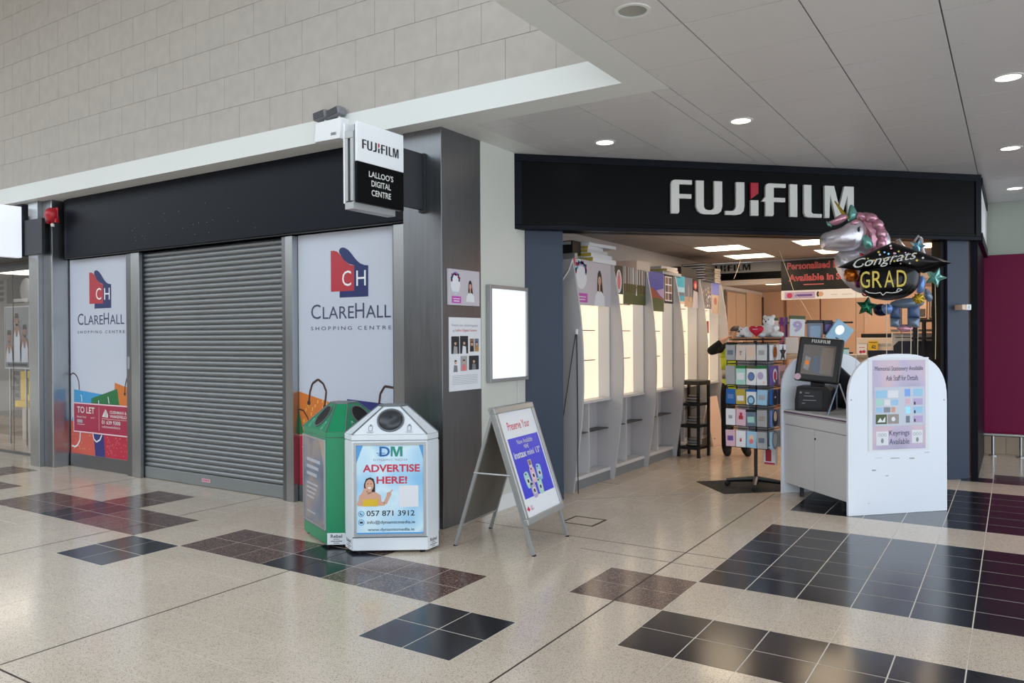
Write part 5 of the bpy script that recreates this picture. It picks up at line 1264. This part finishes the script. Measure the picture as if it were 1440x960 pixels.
# ------------------------------------------------------------------ hanging banner
bn = T('hanging_banner', 'black hanging banner advertising personalised banners in red letters', 'banner', (-.03, 9.0, 0))
MB('black').box(0, 1.56, 0, .012, 2.225, 2.66).build('upper_sheet', bn)
MB('paper').box(0, 1.56, -.001, .013, 2.09, 2.224).build('lower_strip', bn)
m = MB('dot_pink').text('Personalised Banners', .6, 2.535, 1.02, .1, -.002, bold=.03).text('Available in', .42, 2.36, .62, .1, -.002, bold=.03).text('Store !', .93, 2.36, .32, .1, -.002, bold=.03)
m.use('logo_red').text('Personalised Banners', .6, 2.54, 1.0, .085, -.003, bold=.0).text('Available in', .42, 2.365, .6, .085, -.003).text('Store !', .93, 2.365, .3, .085, -.003)
m.use('dot_pink').rect(.32, .6, 2.3, 2.312, -.002)
m.use('lilac').rect(.05, .48, 2.105, 2.2, -.003).use('pink_ink').disc(.12, 2.15, .04, -.004).use('violet').rect(.2, .44, 2.135, 2.165, -.004).use('skin').disc(.56, 2.16, .035, -.004).use('hair').disc(.52, 2.16, .02, -.003, .04).use('grey_ink').rect(.7, .78, 2.145, 2.15, -.003).rect(.85, .98, 2.145, 2.15, -.003)
m.use('frame_dark').disc(1.16, 2.157, .056, -.003).use('dot_pink').disc(1.16, 2.157, .035, -.004).use('film_grey').rect(1.26, 1.34, 2.105, 2.2, -.003).use('rock_print').rect(1.38, 1.54, 2.1, 2.21, -.003)
m.build('lettering', bn)
for x in (.05, 1.5): MB('string').tube([(x, .006, 2.66), (x, .006, 2.699)], .003, 6).build('cord', bn)

# ------------------------------------------------------------------ floor marking
fm = T('floor_marking', 'square outline of black tape on the beige floor', 'floor marking', (-.32, 2.75, 0))
for r in ((0, .3, 0, .018), (0, .3, .256, .274), (0, .018, .018, .256), (.282, .3, .018, .256)): MB('rubber').box(r[0], r[1], r[2], r[3], .0002, .0012).build('tape_strip', fm)

# ================================================================== BALLOONS over the kiosk counter
HD = 0.5705+0.0
def balloon_thing(name, label, cx, cy, dep, group='foil balloons above the counter'):
    p = at_depth(cx, cy, dep); t = T(name, label, 'balloon', p, 0, group)
    d = p-CAM; t.rotation_euler = (0, 0, math.atan2(-d.x, d.y)); t['_c'] = 0; del t['_c']
    return t, lambda pts: [((x-cx)*dep/FPX, -(y-cy)*dep/FPX) for x, y in pts]
def smooth(pts, n=3):
    for _ in range(n):
        q = []
        for i in range(len(pts)):
            a, b = pts[i], pts[(i+1) % len(pts)]
            q += [(a[0]*.75+b[0]*.25, a[1]*.75+b[1]*.25), (a[0]*.25+b[0]*.75, a[1]*.25+b[1]*.75)]
        pts = q
    return pts
def refine(pts, n=5): return [(pts[i][0]+(pts[(i+1) % len(pts)][0]-pts[i][0])*k/n, pts[i][1]+(pts[(i+1) % len(pts)][1]-pts[i][1])*k/n) for i in range(len(pts)) for k in range(n)]
def star(cx, cy, r, ri, n=5, rot=0.): return [(cx+(r if k % 2 == 0 else ri)*math.sin(rot+k*math.pi/n), cy-(r if k % 2 == 0 else ri)*math.cos(rot+k*math.pi/n)) for k in range(2*n)]

# unicorn head: snout to the left, mane on the right
U = 7.2
t, L = balloon_thing('unicorn_balloon', 'silver unicorn head foil balloon with pink and teal mane', 1200, 345, U)
neck = smooth([(1180, 350), (1215, 345), (1240, 355), (1238, 395), (1225, 415), (1205, 412), (1190, 400), (1178, 380), (1174, 362)], 2)
MB('foil_silver').puff(L(neck), .12, .02).build('neck', t, smooth=70)
mane = smooth([(1203, 302), (1216, 298), (1230, 304), (1240, 320), (1246, 340), (1243, 356), (1230, 368), (1216, 366), (1214, 350), (1219, 335), (1213, 318)], 2)
MB('foil_pink').puff(L(mane), .07, .02).build('mane', t, smooth=70)
for cx, cy, r1, r2, an in ((1210, 306, 9, 6, .5), (1222, 309, 10, 7.5, .3), (1231, 319, 9, 8, 1.0), (1235, 332, 9, 7.5, 1.4), (1235, 345, 9, 7, 1.5), (1229, 356, 9, 7, 2.1), (1220, 363, 7, 5, 2.6)):
    MB('foil_pink').puff(L([(cx+r1*math.cos(q*.393)*math.cos(an)-r2*math.sin(q*.393)*math.sin(an), cy+r1*math.cos(q*.393)*math.sin(an)+r2*math.sin(q*.393)*math.cos(an)) for q in range(16)]), .075, -.025).build('mane_curl', t, smooth=70)
mane2 = smooth([(1232, 318), (1244, 326), (1249, 342), (1246, 356), (1236, 362), (1238, 340)], 2)
MB('foil_lilac' if 'foil_lilac' in MATS else 'foil_silver').puff(L(mane2), .06, .05).build('mane_tail', t, smooth=70)
MB('foil_teal').puff(L(smooth([(1212, 330), (1222, 336), (1226, 350), (1216, 354), (1210, 344)], 2)), .05, -.09).build('mane_lock', t, smooth=70, label='teal lock of mane')
head = smooth([(1155, 340), (1157, 330), (1166, 325), (1182, 322), (1194, 314), (1205, 309), (1214, 316), (1217, 331), (1213, 346), (1202, 353), (1188, 354), (1172, 353), (1160, 351)], 2)
MB('foil_silver').puff(L(head), .13, -.07, 8).build('head', t, smooth=70)
MB('foil_teal').puff(L(smooth([(1192, 312), (1193, 297), (1197, 285), (1205, 298), (1208, 306), (1200, 312)], 2)), .04, -.03).build('ear', t, smooth=70, label='teal ear')
MB('foil_pink').puff(L(smooth([(1166, 312), (1172, 318), (1184, 316), (1194, 308), (1190, 301), (1180, 304), (1172, 311)], 2)), .045, -.10).build('forelock', t, smooth=70)
MB('foil_teal').puff(L(smooth([(1164, 309), (1167, 318), (1174, 320), (1170, 314)], 2)), .02, -.1).build('forelock_tip', t, smooth=70)
a, b = L([(1176, 282), (1192, 308)]); m = MB('foil_gold')
N = 22; pth = []; rr = []
for k in range(N+1):
    q = k/N; pth.append((a[0]+(b[0]-a[0])*q, -.05, a[1]+(b[1]-a[1])*q)); rr.append((.006+.02*q)*(1 if k % 2 else .8))
m.tube(pth, rr, 10).build('horn', t, smooth=70, label='gold twisted horn')
ex, ez = L([(1207, 326)])[0]; MB('black').ball((ex, -.165, ez), (.011, .012, .024), 10, 7).build('eye', t, smooth=1)
m = MB('dark_ink')
for k in range(3): m.tube([(ex+.002, -.172, ez+.018), (ex+.012+.006*k, -.166, ez+.034-.008*k)], .0016, 5)
o = m.build('eyelashes', t); o['kind'] = 'stuff'
MB('foil_pink').puff(L(smooth([(1196, 315), (1204, 311), (1207, 318), (1200, 321)], 2)), .012, -.172).build('brow_marking', t, smooth=70)
x0, z0 = L([(1203, 408)])[0]; MB('string').tube([(x0, .02, z0), (x0+.01, .03, z0-.35), (x0-.005, .04, z0-.8)], .0022, 5).build('ribbon', t)

# graduation cap
Cp = 6.72
t, L = balloon_thing('graduation_cap_balloon', 'black graduation cap foil balloon reading Congrats GRAD in white and gold', 1255, 385, Cp)
body = smooth([(1212, 375), (1250, 366), (1290, 372), (1290, 390), (1286, 408), (1272, 419), (1252, 423), (1232, 420), (1216, 411), (1212, 395)], 2)
MB('foil_black').puff(L(body), .15, .0, 8).build('cap_body', t, smooth=70)
board = refine([(1183, 373), (1220, 356), (1255, 341), (1290, 356), (1328, 373), (1294, 386), (1262, 376), (1215, 379)], 4)
MB('foil_black').puff(L(board), .09, -.02, 8, c=L([(1256, 364)])[0]).build('mortar_board', t, smooth=60)
m = MB('letter_white')
# loose hand-written word along a rising line on the front of the cap
scr = MB('letter_white'); q = [(1206, 376), (1311-25, 366)]
P0, P1 = L(q); ang = math.atan2(P1[1]-P0[1], P1[0]-P0[0])
Mx = Matrix.Translation((P0[0], -.162, P0[1])) @ Matrix.Rotation(-ang, 4, 'Y')
MB('letter_white', Mx).text('Congrats', 0, -.03, math.hypot(P1[0]-P0[0], P1[1]-P0[1]), .1, 0, 'l', bold=.0, shear=.45, dep=.008).build('script', t, label='white handwritten word Congrats')
g0, g1 = L([(1213, 405), (1274, 382)])
gm = MB('gold_ink'); wd = g1[0]-g0[0]; hh = g1[1]-g0[1]
for k, s_ in enumerate('GRAD'): MB('gold_ink').text(s_, g0[0]+wd*(.125+.25*k), g0[1], wd*.2, hh, -.164, bold=.0, dep=.012).build('gold_letter', t)
fl_ = MB('letter_white')
sw = L([(1221, 409), (1226, 412), (1234, 413), (1240, 412), (1243, 416), (1247, 412), (1254, 413), (1261, 412), (1267, 409), (1262, 407), (1260, 411)])
fl_.ribbon(sw, .006, -.166); fl_.build('flourish', t)
m = MB('letter_white')
cols = ('gold_ink', 'letter_white', 'foil_pink', 'foil_sky', 'gold_ink')
for k in range(70):
    x = 1195+118*random.random(); zz = 345+30*random.random()
    lo_ = 341+abs(x-1255)*.42
    if zz < lo_+4 or zz > 373: continue
    a, b = L([(x, zz)])[0]; e = min(1, (zz-lo_)/14)
    m.use(cols[k % 5]); r = .004+.006*random.random()
    yv = -.02-.09*math.sqrt(max(0, 1-(1-min(1, e*.9))**2))-.016
    pts = star(a, -b, r*1.6, r*.7) if k % 3 == 0 else [(a+r*math.cos(q*.785), -b+r*math.sin(q*.785)) for q in range(8)]
    m.flat([(p[0], -p[1]) for p in pts], yv)
o = m.build('star_confetti', t); o['kind'] = 'stuff'
x0, z0 = L([(1247, 423)])[0]; MB('string').tube([(x0, .0, z0), (x0+.003, .05, z0-.25), (x0, .12, z0-.6)], .003, 5).build('ribbon', t)

def star_balloon(label, cx, cy, r, mat, dep, rot=0., n=5, ri=.5, th=.05, ribbon=None):
    t, L = balloon_thing('star_balloon', label, cx, cy, dep)
    MB(mat).puff(L(refine(star(cx, cy, r, r*ri, n, rot), 3)), th, 0, 6, c=(0, 0)).build('foil', t, smooth=50)
    if ribbon:
        MB('string').tube([(0, 0, -r*.5*dep/FPX), (.004, .01, -(ribbon-cy)*dep/FPX*.6), (0, .02, -(ribbon-cy)*dep/FPX)], .003, 5).build('ribbon', t)
    return t
star_balloon('green metallic star balloon below the graduation cap', 1219, 431, 15, 'foil_green', 6.95, .15, ribbon=455)
star_balloon('ice blue star balloon above the right of the cap', 1290, 346, 12, 'foil_sky', 7.22, .3, ri=.48, ribbon=500)
star_balloon('small red star balloon beside the unicorn neck', 1217, 363, 12, 'foil_red', 6.95, .5, th=.04)
star_balloon('yellow sun-shaped balloon at the lower right of the cap', 1292, 420, 9, 'foil_gold', 6.62, .1, 9, .72, .03)
star_balloon('dark teal star balloon half hidden behind the right tip of the cap', 1315, 390, 15, 'foil_teal', 7.25, .4, ribbon=505)
def blob(name, label, cx, cy, dep, outline, mat, th=.06, ribbon=None):
    t, L = balloon_thing(name, label, cx, cy, dep)
    MB(mat).puff(L(smooth(outline, 2)), th, 0, 7).build('foil', t, smooth=70)
    if ribbon: MB('string').tube([(0, 0, -.04), (.005, .01, -.04-(ribbon-cy)*dep/FPX*.5), (0, .02, -(ribbon-cy)*dep/FPX)], .003, 5).build('ribbon', t)
    return t
blob('round_balloon', 'orange metallic balloon under the left tip of the cap', 1196, 386, 6.93, [(1188, 378), (1200, 374), (1208, 384), (1205, 396), (1193, 397), (1187, 389)], 'foil_orange')
blob('round_balloon', 'deep purple balloon between the unicorn neck and the cap', 1208, 397, 7.05, [(1200, 388), (1214, 388), (1215, 404), (1203, 406)], 'foil_purple')
blob('round_balloon', 'navy balloon beside the green star', 1237, 436, 7.06, [(1228, 430), (1240, 426), (1250, 432), (1248, 443), (1236, 445), (1229, 440)], 'foil_navy')
blob('round_balloon', 'pale blue balloon between the navy one and the cap', 1246, 433, 6.84, [(1239, 429), (1251, 426), (1256, 434), (1250, 443), (1242, 440)], 'foil_blue', .05, 492)
blob('tall_balloon', 'tall light blue balloon at the right of the cap body', 1296, 401, 6.9, [(1293, 388), (1300, 387), (1301, 402), (1297, 413), (1289, 412), (1290, 400)], 'foil_blue', .05)
blob('tall_balloon', 'lilac-grey balloon beside the light blue one', 1304, 413, 6.95, [(1300, 404), (1307, 408), (1312, 420), (1306, 426), (1299, 417)], 'foil_slate', .05)
# balloon figure with two patchwork legs
t, L = balloon_thing('figure_balloon', 'grey-blue foil figure balloon with two patchwork legs below the cap', 1275, 440, 7.05)
MB('foil_slate').puff(L(smooth([(1252, 424), (1275, 418), (1298, 420), (1296, 431), (1276, 434), (1256, 432)], 2)), .06).build('skirt', t, smooth=70)
for x0, x1 in ((1254, 1267), (1276, 1291)):
    MB('gingham').puff(L(refine([(x0, 430), (x1, 430), (x1+.5, 447), (x0-.3, 446)], 4)), .045).build('upper_leg', t, smooth=60)
    MB('foil_slate').puff(L(refine([(x0-.3, 446), (x1+.5, 447), (x1, 461), (x0, 459)], 4)), .05).build('lower_leg', t, smooth=60)
MB('foil_pink').puff(L(smooth([(1262, 457), (1278, 455), (1284, 464), (1272, 468), (1262, 463)], 2)), .04, .03).build('foot', t, smooth=70)
a = L([(1280, 463)])[0]; MB('string').tube([(a[0], 0, a[1]), (a[0]+.002, .02, a[1]-.1), (a[0], .03, a[1]-.26)], .004, 5).build('ribbon', t)
# silver loop ribbons above the cap
t, L = balloon_thing('curly_ribbon', 'shiny white ribbon loops above the cap', 1268, 348, 7.38)
for P in ([(1258, 350), (1261, 338), (1265, 336), (1268, 343), (1275, 351), (1284, 350)], [(1284, 340), (1289, 333), (1293, 337), (1294, 350), (1297, 361)]):
    MB('foil_silver').tube([(x, 0, z) for x, z in L(P)], .013, 6).build('loop', t, smooth=60)
MB('string').tube([(0, 0, 0), (.003, .0, -.5), (0, 0, -(505-348)*7.38/FPX)], .0025, 5).build('cord', t)
# other strings hanging in the room
for lab, pts, dep in (('thin pale string hanging from the ceiling in front of the banner', [(1096, 352), (1110, 390), (1117, 412), (1128, 425), (1147, 458), (1156, 478)], 10.3), ('short pale string hanging below the ceiling light', [(1041, 366), (1037, 380), (1032, 392)], 11.62)):
    P = [at_depth(x, y, dep) for x, y in pts]; t = T('hanging_string', lab, 'string', P[-1]); MB('string').tube([p-P[-1] for p in P], .003, 5).build('cord', t)

# ================================================================== PERSON behind the card stand
pe = T('person', 'person in a yellow high-visibility vest and black clothes behind the card stand', 'person', (-.15, 7.13, 0), math.radians(25))
V = {'pel': ((0, 0, .95), (.15, .11)), 'bel': ((0, 0, 1.08), (.15, .11)), 'che': ((0, .0, 1.27), (.175, .12)), 'upc': ((0, 0, 1.4), (.15, .09)), 'nek': ((0, -.02, 1.49), (.055, .055)), 'chin': ((0, -.035, 1.535), (.06, .065)), 'hd': ((0, -.035, 1.60), (.078, .095)), 'top': ((0, -.025, 1.665), (.05, .06)),
     'shl': ((-.2, 0, 1.4), (.062, .062)), 'ell': ((-.35, -.1, 1.35), (.06, .06)), 'wrl': ((-.2, -.17, 1.49), (.042, .038)), 'hal': ((-.15, -.17, 1.52), (.03, .02)),
     'shr': ((.2, 0, 1.4), (.062, .062)), 'elr': ((.3, -.08, 1.15), (.06, .06)), 'wrr': ((.2, -.26, 1.2), (.034, .03)), 'har': ((.15, -.31, 1.22), (.03, .02)),
     'hpl': ((-.1, 0, .88), (.12, .12)), 'knl': ((-.11, -.02, .5), (.09, .092)), 'anl': ((-.12, .03, .09), (.068, .07)), 'tol': ((-.13, -.15, .045), (.058, .045)),
     'hpr': ((.1, 0, .88), (.12, .12)), 'knr': ((.11, -.02, .5), (.09, .092)), 'anr': ((.12, .03, .09), (.068, .07)), 'tor': ((.13, -.15, .045), (.058, .045))}
E_ = [('pel', 'bel'), ('bel', 'che'), ('che', 'upc'), ('upc', 'nek'), ('nek', 'chin'), ('chin', 'hd'), ('hd', 'top'), ('upc', 'shl'), ('shl', 'ell'), ('ell', 'wrl'), ('wrl', 'hal'), ('upc', 'shr'), ('shr', 'elr'), ('elr', 'wrr'), ('wrr', 'har'), ('pel', 'hpl'), ('hpl', 'knl'), ('knl', 'anl'), ('anl', 'tol'), ('pel', 'hpr'), ('hpr', 'knr'), ('knr', 'anr'), ('anr', 'tor')]
ks = list(V); vl = [V[k][0] for k in ks]; el = [(ks.index(a), ks.index(b)) for a, b in E_]; rl_ = [V[k][1] for k in ks]
def finger(base, dirs, r, ix):
    i0 = ix; p = Vector(base)
    for d in dirs:
        p = p+Vector(d); vl.append(tuple(p)); rl_.append((r, r)); el.append((i0, len(vl)-1)); i0 = len(vl)-1
for hand, sg in (('hal', 1), ('har', -1)):
    b = V[hand][0]
    for q, ln in ((-.022, .9), (-.007, 1.0), (.008, .95), (.022, .75)):
        finger((b[0]+sg*.01, b[1]+q, b[2]+.01), [(sg*.022*ln, q*.3, .018*ln), (sg*.02*ln, -.004, .008*ln), (sg*.012*ln, -.006, -.004)], .009, ks.index(hand))
    finger((b[0], b[1]-.02, b[2]-.006), [(sg*.01, -.022, .006), (sg*.014, -.012, .008)], .01, ks.index(hand))
me = D.meshes.new('body'); me.from_pydata(vl, el, []); me.update()
bo = D.objects.new('body', me); COL.objects.link(bo); bo.parent = pe
bo.modifiers.new('skin', 'SKIN')
for i, sv in enumerate(me.skin_vertices[0].data): sv.radius = rl_[i]; sv.use_root = (i == 0)
sb = bo.modifiers.new('subdivision', 'SUBSURF'); sb.levels = 2; sb.render_levels = 2
dgx = bpy.context.evaluated_depsgraph_get(); bpy.context.view_layer.update()
dgx = bpy.context.evaluated_depsgraph_get()
nm = D.meshes.new_from_object(bo.evaluated_get(dgx), depsgraph=dgx)
bo.modifiers.clear(); bo.data = nm; nm.name = 'body'
nm.materials.clear()
for k in ('cloth_black', 'skin', 'shoe'): nm.materials.append(MATS[k])
hl, hr = Vector(V['hal'][0]), Vector(V['har'][0])
for p in nm.polygons:
    c = p.center; p.use_smooth = True
    p.material_index = 1 if (c.z > 1.475 and abs(c.x) < .11) or (c-hl).length < .085 or (c-hr).length < .085 else (2 if c.z < .1 else 0)
# open vest, hair, face
def torso_ring(z, rx, ry, n=20, a0=0., a1=2*math.pi): return [(rx*math.cos(a0+(a1-a0)*k/(n-1)), ry*math.sin(a0+(a1-a0)*k/(n-1)), z) for k in range(n)]
vm = MB('hivis'); zs = [(.82, .175, .135), (1.0, .178, .138), (1.12, .185, .145), (1.28, .205, .15), (1.40, .19, .125), (1.455, .12, .085)]
rings = [torso_ring(z, a, b, 22, -math.pi/2+.12, 1.5*math.pi-.12) for z, a, b in zs]
for i in range(len(rings)-1):
    n = 22; vm.use('hivis_band' if i == 1 else 'hivis'); vm.add(rings[i]+rings[i+1], [(k, k+1, n+k+1, n+k) for k in range(n-1)])
vo = vm.build('vest', pe, smooth=80, label='yellow high-visibility vest with grey band'); so = vo.modifiers.new('thickness', 'SOLIDIFY'); so.thickness = .006
MB('hair').add(*(lambda vs: (vs, [(j*12+i, j*12+(i+1) % 12, (j+1)*12+(i+1) % 12, (j+1)*12+i) for j in range(4) for i in range(12)]+[tuple(range(48, 60))]))([(.083*math.cos(p_)*math.cos(2*math.pi*i/12), -.025+.1*math.cos(p_)*math.sin(2*math.pi*i/12), 1.615+.075*math.sin(p_)) for p_ in (.05, .4, .75, 1.1, 1.4) for i in range(12)])).build('hair', pe, smooth=80, label='close-cropped brown hair')
for sx in (-1, 1):
    MB('letter_white').ball((sx*.03, -.122, 1.6), (.012, .008, .008), 8, 6).build('eye', pe, smooth=1); MB('black').ball((sx*.03, -.129, 1.6), (.005, .004, .005), 6, 5).build('pupil', pe)
    MB('skin').ball((sx*.08, -.03, 1.595), (.012, .022, .03), 8, 6).build('ear', pe, smooth=1)
MB('skin').ball((0, -.135, 1.575), (.013, .02, .024), 8, 6).build('nose', pe, smooth=1); MB('rock_print').ball((0, -.122, 1.545), (.024, .01, .006), 8, 5).build('mouth', pe, smooth=1)
